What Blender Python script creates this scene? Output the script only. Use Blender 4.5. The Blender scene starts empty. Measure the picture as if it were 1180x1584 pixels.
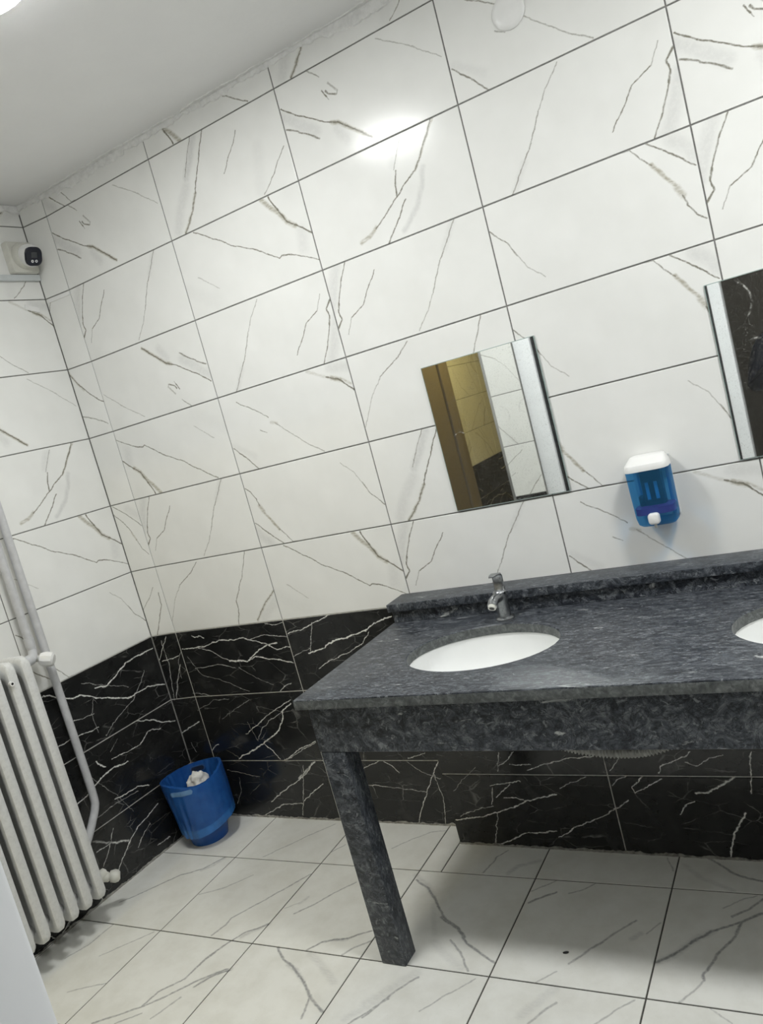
import bpy, bmesh, math, random
from mathutils import Vector, Matrix, noise as mnoise

# ------------------------------------------------------------ camera, world, exposure
scn = bpy.context.scene
COL = scn.collection
R_ = math.radians
FPX = 1235.08
cam_d = bpy.data.cameras.new('camera')
cam_d.sensor_fit = 'HORIZONTAL'; cam_d.sensor_width = 36.0; cam_d.lens = 36.0 * FPX / 1180.0
cam_d.clip_start = 0.03
cam = bpy.data.objects.new('camera', cam_d); COL.objects.link(cam)
_r = Vector((0.84153893, 0.47410058, -0.25892253)); _d = Vector((-0.16068782, -0.23791809, -0.95790104))
_f = Vector((-0.51574379, 0.84771671, -0.12403515))
CAM = Vector((2.64413, -2.40614, 1.58059))
cam.matrix_world = Matrix(((_r.x, -_d.x, -_f.x, CAM.x), (_r.y, -_d.y, -_f.y, CAM.y), (_r.z, -_d.z, -_f.z, CAM.z), (0, 0, 0, 1)))
scn.camera = cam
world = bpy.data.worlds.new('world'); scn.world = world; world.use_nodes = True
world.node_tree.nodes['Background'].inputs[0].default_value = (0.8, 0.85, 0.9, 1)
world.node_tree.nodes['Background'].inputs[1].default_value = 0.05
scn.view_settings.view_transform = 'Standard'; scn.view_settings.look = 'None'
scn.view_settings.gamma = 1.0; scn.view_settings.use_curve_mapping = False
scn.view_settings.exposure = 0.0
LAMP_W = (74.0, 92.0)   # strength of the two washroom ceiling lamps
LAMP_WARM = 60.0      # strength of the lamp in the side passage
LAMPS = [(1.10, -1.07), (3.05, -1.07)]

# ------------------------------------------------------------ dimensions (metres)
PW, PH = 0.602, 0.302
ZW = 0.876                    # top of the black wainscot
CEIL = 2.775
XR = 4.0                      # right wall
YF = -2.0                     # room face of the front wall
YEND = -5.3
KX, KY = -0.1325, -0.0171     # the corner between left wall and corner strip
_l = Vector((-0.15445 - KX, -0.61511 - KY)).normalized()
D0 = Vector((_l.x, _l.y, 0)); N0 = Vector((-_l.y, _l.x, 0))
ML = Matrix(((D0.x, N0.x, 0, KX), (D0.y, N0.y, 0, KY), (0, 0, 1, 0), (0, 0, 0, 1)))   # left wall frame: (along, out, up)
VEINS = {
 'M': [
  ('b',9,0.75,[(434,302),(461,264),(488,237),(517,196),(545,172)]),
  ('l',3,0.9,[(469,297),(480,265),(495,235),(517,196),(546,175),(603,127)]),
  ('l',2.2,0.75,[(111,298),(151,272),(191,247),(223,227),(261,198),(313,172),(366,147),(447,91)]),
  ('l',3,0.8,[(447,91),(459,97),(501,88)]),
  ('l',2,0.65,[(501,88),(557,62),(607,33)]),
  ('l',2,0.3,[(75,142),(106,114),(156,74)]),
  ('s',25,0.22,[(564,146),(553,94)]),
  ('s',30,0.08,[(-4,117),(147,28)]),
 ],
 'N': [
  ('l',2.5,0.8,[(7,233),(57,195),(115,158),(170,124)]),
  ('b',7,0.85,[(176,121),(200,114),(240,80),(270,55),(305,26)]),
  ('l',3,0.9,[(170,124),(200,114),(261,64),(305,25)]),
  ('l',3,0.7,[(7,164),(43,147),(83,122),(120,92)]),
  ('s',22,0.3,[(13,201),(68,157),(115,117)]),
  ('s',20,0.25,[(194,96),(218,50)]),
  ('l',2,0.55,[(134,302),(157,282),(175,265)]),
  ('l',2.6,0.9,[(173,223),(178,212),(184,200)]),
  ('l',1.8,0.6,[(184,200),(190,189)]),
  ('l',3,0.75,[(185,216),(194,205),(205,201),(220,193)]),
  ('l',3.5,0.4,[(200,236),(208,224),(217,212),(226,201)]),
  ('l',2.2,0.45,[(226,201),(223,192)]),
  ('l',1.8,0.4,[(397,284),(452,249),(512,207),(587,147)]),
 ],
 'P': [
  ('s',16,0.4,[(228,297),(186,233),(147,177)]),
  ('l',2,0.6,[(213,300),(177,242),(145,184)]),
  ('l',2.5,0.8,[(274,302),(225,218),(182,146),(168,116)]),
  ('b',6,0.7,[(168,116),(134,63),(77,4)]),
  ('l',2.5,0.7,[(168,116),(134,63),(76,2)]),
  ('s',22,0.25,[(136,151),(79,82),(45,21)]),
  ('l',2,0.7,[(411,244),(388,211),(351,175),(317,131)]),
  ('l',2,0.6,[(583,124),(541,85),(517,56),(485,29),(457,8)]),
  ('s',25,0.1,[(482,163),(445,21)]),
 ],
 'S': [
  ('b',4.5,0.7,[(515,302),(490,273),(456,227),(418,178)]),
  ('l',2.5,0.85,[(506,300),(490,273),(418,178),(364,147),(337,127)]),
  ('l',2.5,0.7,[(337,127),(294,98),(238,59)]),
  ('b',7,0.7,[(240,64),(208,43),(173,35)]),
  ('l',2,0.5,[(395,290),(371,249),(347,208)]),
  ('l',2.8,0.85,[(354,203),(340,159),(337,127)]),
  ('l',2.5,0.75,[(362,110),(319,57),(269,3)]),
  ('s',10,0.4,[(446,180),(430,136),(397,76),(333,21)]),
  ('s',18,0.2,[(380,281),(349,227)]),
 ],
 'T': [
  ('l',1.8,0.45,[(306,292),(259,240),(225,189)]),
  ('l',2.2,0.6,[(225,189),(201,146),(171,98),(97,1)]),
  ('s',12,0.2,[(153,72),(105,8)]),
  ('l',1.8,0.45,[(566,231),(539,182)]),
  ('l',2.2,0.75,[(539,182),(482,152),(442,99),(410,60)]),
  ('l',3,0.8,[(604,208),(576,177),(582,152),(572,121)]),
  ('l',2.5,0.7,[(572,121),(544,59),(511,3)]),
  ('s',22,0.3,[(606,139),(570,52),(548,5)]),
 ],
 'U': [
  ('l',2.5,0.75,[(485,301),(513,277),(542,250),(570,225),(595,202)]),
  ('s',20,0.28,[(549,287),(584,252),(596,226)]),
  ('l',2,0.6,[(442,298),(463,268),(488,240)]),
  ('b',5.5,0.8,[(486,243),(508,211),(538,170)]),
  ('b',9,0.6,[(539,163),(551,138)]),
  ('l',2.5,0.7,[(549,139),(556,110),(575,81),(596,61)]),
  ('l',1.8,0.4,[(416,302),(442,298)]),
  ('l',2.5,0.65,[(4,226),(20,206),(50,175),(71,133)]),
  ('l',1.8,0.4,[(71,133),(92,92),(138,47)]),
 ],
 'V': [
  ('l',2,0.6,[(83,265),(126,237),(173,209),(210,178)]),
  ('b',6,0.45,[(215,158),(239,148)]),
  ('l',2,0.45,[(232,151),(286,105),(351,47)]),
  ('l',2,0.5,[(351,47),(412,7)]),
  ('l',2,0.5,[(157,142),(183,126)]),
  ('l',2.5,0.7,[(8,100),(57,50),(101,-1)]),
  ('s',14,0.15,[(19,104),(99,52)]),
  ('b',6,0.35,[(428,297),(472,273),(508,253)]),
  ('b',8,0.8,[(521,250),(559,234)]),
  ('l',3,0.85,[(502,256),(547,240),(574,216),(600,189)]),
  ('s',20,0.25,[(526,284),(599,271)]),
  ('b',5,0.5,[(566,235),(594,214)]),
 ],
 'W': [
  ('l',2.2,0.65,[(244,292),(200,254),(112,206)]),
  ('l',1.8,0.4,[(112,206),(58,145),(4,52)]),
  ('l',2.2,0.65,[(514,301),(464,204),(396,105)]),
  ('l',2.5,0.75,[(395,102),(397,70),(372,-3)]),
  ('b',6,0.55,[(604,124),(546,82),(477,12)]),
  ('l',2,0.7,[(599,121),(541,79),(477,12)]),
  ('s',22,0.2,[(598,83),(516,22)]),
 ],
 'strip': [
  ('b',6,0.6,[(-135,2075),(-114,2034),(-83,1983)]),
  ('l',2.5,0.8,[(-137,2072),(-95,2004),(-54,1955),(0,1912)]),
  ('l',2.5,0.6,[(-142,1882),(-77,1860),(-11,1820)]),
  ('l',2.2,0.6,[(-112,2366),(-141,2318)]),
  ('l',2.2,0.65,[(-124,1474),(-61,1426),(-3,1368)]),
  ('l',2.2,0.65,[(-140,1450),(-94,1398),(-63,1348)]),
  ('b',5,0.6,[(-65,1345),(-52,1313)]),
  ('l',2,0.6,[(-52,1313),(-35,1269),(-9,1239)]),
  ('s',20,0.2,[(-50,1450),(3,1404)]),
  ('l',2,0.5,[(-44,1090),(-86,1041),(-135,1000)]),
  ('l',2.8,0.7,[(-24,1065),(-26,1012),(-96,880)]),
 ],
 'blackback': [
  ('l',3,0.8,[(13,798),(138,800),(182,809),(236,820),(311,814),(362,822),(404,809)]),
  ('l',2,0.6,[(404,809),(475,825),(544,816),(598,806)]),
  ('l',2.5,0.6,[(106,797),(171,780),(226,745),(264,726)]),
  ('b',5,1,[(264,726),(315,721),(360,715)]),
  ('l',3.5,0.95,[(360,715),(421,753),(485,777),(542,785)]),
  ('l',2.5,0.8,[(404,809),(479,785),(532,756),(601,763)]),
  ('l',3,0.85,[(360,715),(414,735),(465,722),(534,714),(594,693)]),
  ('l',2,0.5,[(54,705),(122,708),(195,715),(240,703),(284,690)]),
  ('l',3,0.7,[(486,576),(523,604),(553,610)]),
  ('l',2.5,0.8,[(89,857),(110,844),(132,850),(157,836)]),
  ('l',1.6,0.35,[(29,759),(79,675),(205,636),(321,583)]),
  ('l',1.6,0.3,[(304,693),(380,642),(460,607)]),
  ('l',2,0.5,[(-7,591),(64,586),(99,572)]),
  ('l',2,0.6,[(510,873),(559,859),(598,864)]),
  ('l',3.5,0.9,[(148,278),(241,314),(335,360),(415,402),(461,462),(464,489),(521,521)]),
  ('l',2.5,0.7,[(230,390),(302,428),(363,465),(441,501),(526,536)]),
  ('l',2.5,0.75,[(379,273),(355,313),(315,345)]),
  ('l',2.5,0.7,[(411,273),(484,312),(591,353)]),
  ('l',1.8,0.5,[(289,365),(337,419),(397,456),(474,492)]),
  ('l',1.5,0.35,[(-8,509),(103,554),(195,558)]),
  ('l',1.5,0.35,[(119,465),(216,509),(307,545)]),
  ('l',2.5,0.7,[(6,319),(28,336),(53,342)]),
  ('l',1.5,0.3,[(260,445),(286,357)]),
  ('b',5,0.5,[(449,183),(510,231),(556,262)]),
  ('l',2.5,0.75,[(259,72),(299,101),(391,151),(470,191),(556,262)]),
  ('l',2.5,0.8,[(441,81),(488,114),(567,162)]),
  ('l',1.8,0.6,[(493,246),(414,16)]),
  ('l',1.5,0.4,[(57,224),(132,208),(234,189)]),
  ('l',3,0.6,[(197,6),(267,39),(323,61),(429,73)]),
  ('l',1.5,0.4,[(115,187),(108,129),(57,61)]),
  ('l',2.2,0.7,[(-56,862),(-103,801),(-155,731)]),
  ('l',2,0.6,[(-89,848),(-84,742),(-117,571)]),
  ('b',3,0.6,[(-25,730),(-61,667),(-103,579)]),
  ('l',2.5,0.8,[(-116,757),(-55,761),(-19,770)]),
  ('l',3,0.85,[(-152,405),(-94,427),(-19,456)]),
  ('l',1.8,0.5,[(-99,362),(-85,316)]),
  ('l',1.5,0.4,[(1,793),(-32,739),(-40,666)]),
  ('b',4,0.9,[(770,749),(827,771),(907,783)]),
  ('l',3,0.95,[(684,727),(763,745),(827,771),(907,783),(974,798),(1035,829),(1105,842)]),
  ('l',2.5,0.8,[(612,820),(679,829),(754,851),(834,874)]),
  ('l',2.2,0.6,[(713,662),(779,691),(863,714),(949,749),(988,792)]),
  ('l',1.8,0.6,[(743,852),(695,736)]),
  ('l',2,0.5,[(605,718),(697,750)]),
  ('l',2.2,0.6,[(399,267),(486,303),(590,348)]),
  ('l',2.2,0.7,[(892,262),(928,242),(951,213)]),
  ('l',2,0.6,[(785,232),(872,267)]),
  ('l',2.5,0.75,[(972,4),(1031,104),(1108,229),(1138,267)]),
  ('l',2,0.6,[(1102,210),(1115,116),(1095,10)]),
  ('l',2,0.5,[(785,162),(911,152),(1051,138)]),
  ('l',1.8,0.4,[(987,267),(1055,219),(1126,191)]),
  ('l',2,0.6,[(1011,276),(1088,300)]),
 ],
 'blackbox': [
  ('l',3,0.85,[(1208,93),(1284,106),(1338,114),(1386,132),(1461,157),(1527,183),(1614,204)]),
  ('l',3,0.85,[(1360,6),(1401,22),(1470,51),(1532,61),(1581,68)]),
  ('l',2.5,0.8,[(1378,230),(1427,239),(1496,248)]),
  ('l',2.5,0.7,[(1394,185),(1435,223),(1457,236)]),
  ('l',2.2,0.7,[(1385,222),(1369,159)]),
  ('l',2.2,0.6,[(1382,129),(1346,13)]),
  ('l',2.5,0.75,[(1422,186),(1468,184),(1492,176)]),
  ('l',2.2,0.5,[(1233,110),(1306,138),(1373,153)]),
  ('s',20,0.12,[(1498,255),(1536,195)]),
  ('l',2.5,0.7,[(1533,289),(1587,307),(1643,323)]),
  ('l',2.5,0.7,[(1431,303),(1461,322),(1499,355)]),
  ('l',2.2,0.6,[(1473,309),(1547,310)]),
  ('l',2,0.6,[(1444,355),(1423,285)]),
  ('l',1.6,0.35,[(1233,207),(1279,252),(1342,297)]),
  ('l',2.5,0.8,[(1872,233),(1876,212),(1919,234),(1968,264)]),
  ('l',2.5,0.7,[(1872,233),(1894,254),(1911,272)]),
  ('b',5,0.6,[(2062,217),(2098,220),(2138,246),(2182,273)]),
  ('l',2.5,0.8,[(2062,216),(2098,219),(2138,245),(2182,273)]),
  ('l',2.5,0.75,[(1962,285),(1977,305),(2013,326),(2057,343),(2072,353)]),
  ('s',25,0.2,[(1996,297),(2043,326)]),
  ('l',2.2,0.7,[(2240,353),(2231,320),(2229,281),(2215,220)]),
  ('l',2.2,0.6,[(2052,320),(2080,306),(2097,314),(2120,329),(2162,343)]),
  ('l',2,0.6,[(1815,290),(1838,317),(1853,332)]),
  ('l',2.2,0.6,[(1809,238),(1837,260),(1862,273)]),
  ('l',2,0.5,[(1631,225),(1685,251),(1730,267)]),
  ('l',2.5,0.7,[(1642,321),(1693,332),(1740,335),(1773,339)]),
  ('l',3.5,0.9,[(2119,11),(2147,86),(2190,157)]),
  ('l',2.5,0.7,[(2001,144),(2018,170),(2050,190)]),
  ('l',2.5,0.7,[(1587,43),(1665,89),(1751,127),(1850,185)]),
 ],
 'blackleft': [
  ('l',3.5,0.95,[(-574,856),(-543,849),(-508,820),(-448,792),(-413,789),(-364,757),(-289,718),(-210,680),(-169,680),(-97,682),(-12,655)]),
  ('b',4,0.9,[(-345,789),(-301,772),(-265,780)]),
  ('l',3.5,0.9,[(-345,789),(-294,772),(-233,794),(-169,822),(-98,826),(-11,827)]),
  ('l',2,0.5,[(-365,587),(-299,625),(-190,662),(-128,713),(-90,754)]),
  ('l',2.5,0.7,[(-572,647),(-502,647),(-421,637),(-385,635)]),
  ('l',2,0.55,[(-511,719),(-423,697),(-387,696)]),
  ('l',1.5,0.35,[(-368,746),(-399,696),(-392,617)]),
  ('l',1.8,0.4,[(-396,834),(-304,781),(-193,725)]),
  ('l',3.5,0.9,[(-576,403),(-504,419),(-446,440),(-378,451),(-304,438)]),
  ('l',3,0.85,[(-204,572),(-125,539),(-79,506),(-15,478)]),
  ('l',2.5,0.75,[(-372,486),(-290,475),(-222,473),(-166,507),(-102,486)]),
  ('b',4,0.9,[(-443,514),(-437,497),(-409,473)]),
  ('l',3,0.8,[(-418,330),(-349,323),(-296,320),(-243,295)]),
  ('l',1.8,0.4,[(-534,307),(-418,314),(-303,302)]),
  ('l',1.5,0.35,[(-366,516),(-322,548)]),
  ('l',1.5,0.3,[(-494,477),(-397,334),(-354,241)]),
  ('l',2.8,0.8,[(-500,68),(-425,128),(-353,173),(-295,182),(-230,201)]),
  ('b',6,0.35,[(-562,234),(-494,184),(-412,143)]),
  ('l',2.2,0.6,[(-566,188),(-494,184),(-412,143)]),
  ('l',2,0.6,[(-554,126),(-517,156),(-463,231)]),
  ('l',2,0.6,[(-385,92),(-328,134),(-294,148)]),
  ('b',4,0.5,[(-293,43),(-223,38)]),
 ],
 'floor': [
  ('b',9,0.4,[(165,-383),(196,-348),(214,-297)]),
  ('l',4,0.55,[(-68,-612),(-16,-555),(43,-476),(84,-424),(164,-373),(210,-292)]),
  ('l',3,0.4,[(121,-873),(179,-809),(248,-730)]),
  ('l',3.5,0.45,[(-21,-910),(16,-837),(23,-726)]),
  ('b',12,0.2,[(3,-856),(19,-793)]),
  ('l',3,0.35,[(276,-518),(323,-491),(364,-461)]),
  ('l',4,0.5,[(507,-707),(523,-646),(521,-612),(580,-524),(630,-439),(686,-346)]),
  ('l',3,0.4,[(275,-519),(358,-470),(434,-381)]),
  ('b',10,0.45,[(632,-691),(661,-653),(696,-619)]),
  ('l',4,0.6,[(564,-856),(570,-803),(604,-719),(627,-675),(696,-619)]),
  ('b',9,0.45,[(634,-900),(658,-857),(700,-831)]),
  ('l',4,0.6,[(623,-920),(658,-864),(699,-835)]),
  ('l',3,0.45,[(397,-270),(457,-193),(518,-115),(593,-27)]),
  ('l',3,0.45,[(694,-208),(724,-158)]),
  ('l',3.5,0.5,[(760,-555),(811,-496),(848,-434),(902,-368)]),
  ('b',7,0.35,[(746,-505),(759,-468)]),
  ('l',2.5,0.3,[(703,-537),(743,-501)]),
  ('l',4.5,0.6,[(920,-704),(952,-664),(986,-647),(1034,-632),(1096,-588)]),
  ('b',7,0.4,[(987,-649),(1032,-638)]),
  ('l',4,0.45,[(1053,-702),(1079,-665),(1123,-624)]),
  ('l',4.5,0.6,[(805,-712),(863,-758),(913,-777),(972,-814),(1018,-849)]),
  ('b',9,0.45,[(892,-774),(934,-787),(986,-825)]),
  ('b',14,0.25,[(941,-715),(1015,-758),(1092,-811)]),
  ('l',5,0.6,[(995,-829),(1043,-872),(1121,-917)]),
  ('l',4,0.5,[(1048,-871),(1065,-929),(1070,-952)]),
  ('l',4.5,0.55,[(376,-1121),(434,-1078),(499,-1029),(508,-966),(561,-899),(572,-809),(603,-718)]),
  ('l',4.5,0.55,[(499,-1029),(563,-962),(622,-887),(687,-832)]),
  ('l',3,0.4,[(152,-1037),(205,-1005),(271,-977)]),
  ('l',3.5,0.45,[(461,-1102),(522,-1050)]),
  ('l',3.5,0.4,[(574,-1059),(610,-966)]),
  ('b',14,0.22,[(1204,-923),(1287,-822)]),
  ('l',4,0.5,[(1224,-939),(1293,-833)]),
  ('b',11,0.35,[(1115,-301),(1187,-354),(1234,-399)]),
  ('l',4.5,0.6,[(1128,-326),(1191,-362),(1238,-407),(1305,-486),(1376,-528),(1417,-565)]),
  ('b',10,0.15,[(1247,-439),(1314,-567)]),
  ('l',4.5,0.6,[(1302,-492),(1378,-533),(1435,-588),(1491,-620),(1545,-646)]),
  ('l',4,0.5,[(1378,-584),(1424,-624),(1455,-659),(1482,-693)]),
  ('b',16,0.18,[(1329,-599),(1381,-639),(1456,-685)]),
  ('b',18,0.22,[(1236,-866),(1284,-794),(1331,-728)]),
  ('l',4,0.5,[(1252,-910),(1272,-870),(1300,-804),(1344,-742)]),
  ('l',3,0.4,[(1407,-856),(1436,-812),(1472,-769),(1515,-715)]),
  ('l',3.5,0.5,[(1353,-259),(1369,-199),(1370,-171),(1398,-130)]),
  ('b',10,0.4,[(1443,-253),(1464,-211),(1528,-177)]),
  ('l',4.5,0.6,[(1559,-387),(1579,-368),(1631,-326)]),
  ('l',3,0.4,[(1551,-332),(1614,-271)]),
  ('l',3,0.4,[(940,-164),(993,-102),(1053,-49),(1109,-34)]),
  ('b',16,0.22,[(1681,-812),(1716,-755),(1741,-704)]),
  ('l',4,0.45,[(1710,-833),(1734,-785),(1760,-752)]),
  ('l',3,0.35,[(1683,-698),(1728,-647)]),
  ('l',4,0.5,[(1755,-614),(1788,-564),(1829,-508),(1853,-471),(1897,-416)]),
  ('b',9,0.35,[(1899,-493),(1919,-467)]),
  ('l',3,0.35,[(1934,-464),(1965,-416)]),
  ('b',12,0.4,[(1979,-567),(2020,-533),(2040,-501),(2076,-454),(2102,-430)]),
  ('l',5,0.65,[(1979,-567),(2019,-530),(2054,-483),(2102,-427),(2145,-398),(2176,-376),(2222,-336)]),
  ('l',4.5,0.6,[(2174,-380),(2161,-440),(2124,-514),(2110,-564),(2099,-589),(2105,-607)]),
  ('l',3.5,0.4,[(2105,-607),(2085,-647),(2057,-691)]),
  ('l',4.5,0.55,[(2147,-361),(2181,-332),(2219,-278)]),
  ('l',3,0.35,[(2121,-330),(2160,-290),(2201,-266)]),
  ('l',4.5,0.6,[(2055,-106),(2091,-135),(2132,-174),(2174,-192),(2214,-200)]),
  ('b',10,0.25,[(1988,-146),(2044,-204),(2139,-253)]),
  ('l',3,0.4,[(1934,-119),(1962,-182)]),
  ('l',3,0.4,[(1672,-326),(1709,-305),(1741,-269)]),
  ('l',3,0.4,[(1874,-797),(1911,-747),(1951,-702)]),
  ('l',2.5,0.3,[(2129,-694),(2181,-728)]),
 ],
}
rnd = random.Random(7)

# ------------------------------------------------------------ helpers
def link(name, me, mat=None, parent=None):
    o = bpy.data.objects.new(name, me); COL.objects.link(o)
    if mat is not None and me is not None and not me.materials: me.materials.append(mat)
    if parent is not None: o.parent = parent
    return o
def tag(o, label, cat, group=None):
    o['label'] = label; o['category'] = cat
    if group: o['group'] = group
    return o
def thing(name, label, cat, loc=(0, 0, 0), rotz=0.0, group=None):
    o = bpy.data.objects.new(name, None); COL.objects.link(o); o.empty_display_size = 0.05
    o.location = loc; o.rotation_euler = (0, 0, rotz)
    return tag(o, label, cat, group)
def struct(o): o['kind'] = 'structure'; return o
def tomesh(name, bm, smooth=False, angle=None):
    me = bpy.data.meshes.new(name); bm.normal_update(); bm.to_mesh(me); bm.free()
    if smooth or angle:
        for f in me.polygons: f.use_smooth = True
    if angle: me.set_sharp_from_angle(angle=R_(angle))
    return me
def box_bm(bm, x0, x1, y0, y1, z0, z1, bev=0.0, seg=2):
    vs = [bm.verts.new((x, y, z)) for x in (x0, x1) for y in (y0, y1) for z in (z0, z1)]
    q = [(0, 1, 3, 2), (4, 6, 7, 5), (0, 4, 5, 1), (2, 3, 7, 6), (0, 2, 6, 4), (1, 5, 7, 3)]
    fs = [bm.faces.new([vs[i] for i in f]) for f in q]
    if bev:
        es = list({e for f in fs for e in f.edges})
        bmesh.ops.bevel(bm, geom=es, offset=bev, segments=seg, affect='EDGES', profile=0.5)
def box(name, b, mat, parent=None, bev=0.0, seg=2):
    bm = bmesh.new(); box_bm(bm, *b, bev=bev, seg=seg)
    return link(name, tomesh(name, bm, angle=40 if bev else None), mat, parent)
def loft(bm, rings, cap0=True, cap1=True, close=True):
    vr = [[bm.verts.new(p) for p in r] for r in rings]; n = len(rings[0])
    for a, b in zip(vr, vr[1:]):
        for i in range(n if close else n - 1):
            j = (i + 1) % n; bm.faces.new((a[i], a[j], b[j], b[i]))
    if cap0: bm.faces.new(list(reversed(vr[0])))
    if cap1: bm.faces.new(vr[-1])
    return vr
def lathe_bm(bm, prof, n=32, c=(0, 0, 0), sx=1.0, sy=1.0, cap0=True, cap1=True):
    loft(bm, [[(c[0] + sx * r * math.cos(2 * math.pi * i / n), c[1] + sy * r * math.sin(2 * math.pi * i / n), c[2] + z) for i in range(n)] for r, z in prof], cap0, cap1)
def lathe(name, prof, mat, parent=None, n=32, c=(0, 0, 0), sx=1.0, sy=1.0, cap0=True, cap1=True, angle=35):
    bm = bmesh.new(); lathe_bm(bm, prof, n, c, sx, sy, cap0, cap1)
    bmesh.ops.recalc_face_normals(bm, faces=bm.faces)
    return link(name, tomesh(name, bm, angle=angle), mat, parent)
def tube_bm(bm, pts, rad, n=14, caps=True):
    pts = [Vector(p) for p in pts]; rings = []; up = None
    for i, p in enumerate(pts):
        t = (pts[min(i + 1, len(pts) - 1)] - pts[max(i - 1, 0)]).normalized()
        if up is None:
            up = Vector((0, 0, 1)) if abs(t.z) < 0.9 else Vector((0, 1, 0))
        a = t.cross(up).normalized(); up = a.cross(t).normalized()
        r = rad[i] if isinstance(rad, (list, tuple)) else rad
        rings.append([p + r * (math.cos(2 * math.pi * k / n) * a + math.sin(2 * math.pi * k / n) * up) for k in range(n)])
    loft(bm, rings, caps, caps)
def tube(name, pts, rad, mat, parent=None, n=14, angle=50):
    bm = bmesh.new(); tube_bm(bm, pts, rad, n); bmesh.ops.recalc_face_normals(bm, faces=bm.faces)
    return link(name, tomesh(name, bm, angle=angle), mat, parent)
def smooth_path(pts, n=8):
    P = [Vector(p) for p in pts]; out = []
    for i in range(len(P) - 1):
        p0 = P[max(i - 1, 0)]; p1 = P[i]; p2 = P[i + 1]; p3 = P[min(i + 2, len(P) - 1)]
        for k in range(n):
            t = k / n
            out.append(0.5 * ((2 * p1) + (p2 - p0) * t + (2 * p0 - 5 * p1 + 4 * p2 - p3) * t * t + (3 * p1 - p0 - 3 * p2 + p3) * t ** 3))
    out.append(P[-1]); return out
def rrect(w, h, r, n=5, cx=0.0, cy=0.0):
    out = []
    for qx, qy, a0 in ((1, 1, 0), (-1, 1, 90), (-1, -1, 180), (1, -1, 270)):
        for k in range(n + 1):
            a = R_(a0 + 90.0 * k / n)
            out.append((cx + qx * (w / 2 - r) + r * math.cos(a), cy + qy * (h / 2 - r) + r * math.sin(a)))
    return out

# ------------------------------------------------------------ materials
class NT:
    def __init__(s, name):
        s.m = bpy.data.materials.new(name); s.m.use_nodes = True; s.t = s.m.node_tree
        s.b = s.t.nodes['Principled BSDF']; s.out = s.t.nodes['Material Output']
    def n(s, typ, **kw):
        x = s.t.nodes.new(typ)
        for k, v in kw.items(): setattr(x, k, v)
        return x
    def l(s, a, b): s.t.links.new(a, b)
    def math(s, op, a, b=None, clamp=False):
        x = s.n('ShaderNodeMath', operation=op, use_clamp=clamp)
        for i, v in enumerate((a, b)):
            if v is None: continue
            if isinstance(v, (int, float)): x.inputs[i].default_value = v
            else: s.l(v, x.inputs[i])
        return x.outputs[0]
    def noise(s, vec, scale, detail=3.0, rough=0.55, dist=0.0, color=False):
        x = s.n('ShaderNodeTexNoise'); x.inputs['Scale'].default_value = scale; x.inputs['Detail'].default_value = detail
        x.inputs['Roughness'].default_value = rough; x.inputs['Distortion'].default_value = dist
        if vec is not None: s.l(vec, x.inputs['Vector'])
        return x.outputs['Color' if color else 'Fac']
    def ramp(s, fac, stops):
        x = s.n('ShaderNodeValToRGB'); s.l(fac, x.inputs[0]); e = x.color_ramp.elements
        while len(e) < len(stops): e.new(0.5)
        for i, (p, c) in enumerate(stops):
            e[i].position = p; e[i].color = c if len(c) == 4 else (*c, 1)
        return x.outputs[0]
    def mix(s, fac, a, b):
        x = s.n('ShaderNodeMix', data_type='RGBA')
        for i, v in ((0, fac), (6, a), (7, b)):
            if isinstance(v, (int, float)): x.inputs[i].default_value = v
            elif isinstance(v, tuple): x.inputs[i].default_value = (*v, 1) if len(v) == 3 else v
            else: s.l(v, x.inputs[i])
        return x.outputs[2]
    def bump(s, h, strength=0.2, dist=0.002):
        x = s.n('ShaderNodeBump'); x.inputs['Strength'].default_value = strength; x.inputs['Distance'].default_value = dist
        s.l(h, x.inputs['Height']); s.l(x.outputs[0], s.b.inputs['Normal'])
    def obj(s): return s.n('ShaderNodeTexCoord').outputs['Object']
    def set(s, **kw):
        names = dict(col='Base Color', rough='Roughness', metal='Metallic', spec='Specular IOR Level', ior='IOR', trans='Transmission Weight', alpha='Alpha', sss='Subsurface Weight', coat='Coat Weight')
        for k, v in kw.items():
            i = s.b.inputs[names[k]]
            if hasattr(v, 'links') or hasattr(v, 'is_linked'): s.l(v, i)
            elif isinstance(v, tuple): i.default_value = (*v, 1) if len(v) == 3 else v
            else: i.default_value = v
        return s
def plain(name, col, rough=0.5, metal=0.0, spec=0.5, var=0.0, scale=30.0, bump=0.0):
    m = NT(name); m.set(rough=rough, metal=metal, spec=spec)
    if var:
        f = m.noise(m.obj(), scale, 4.0)
        m.set(col=m.ramp(f, [(0.3, tuple(c * (1 - var) for c in col)), (0.7, tuple(min(1, c * (1 + var)) for c in col))]))
        if bump: m.bump(f, bump)
    else: m.set(col=col)
    return m.m

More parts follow.
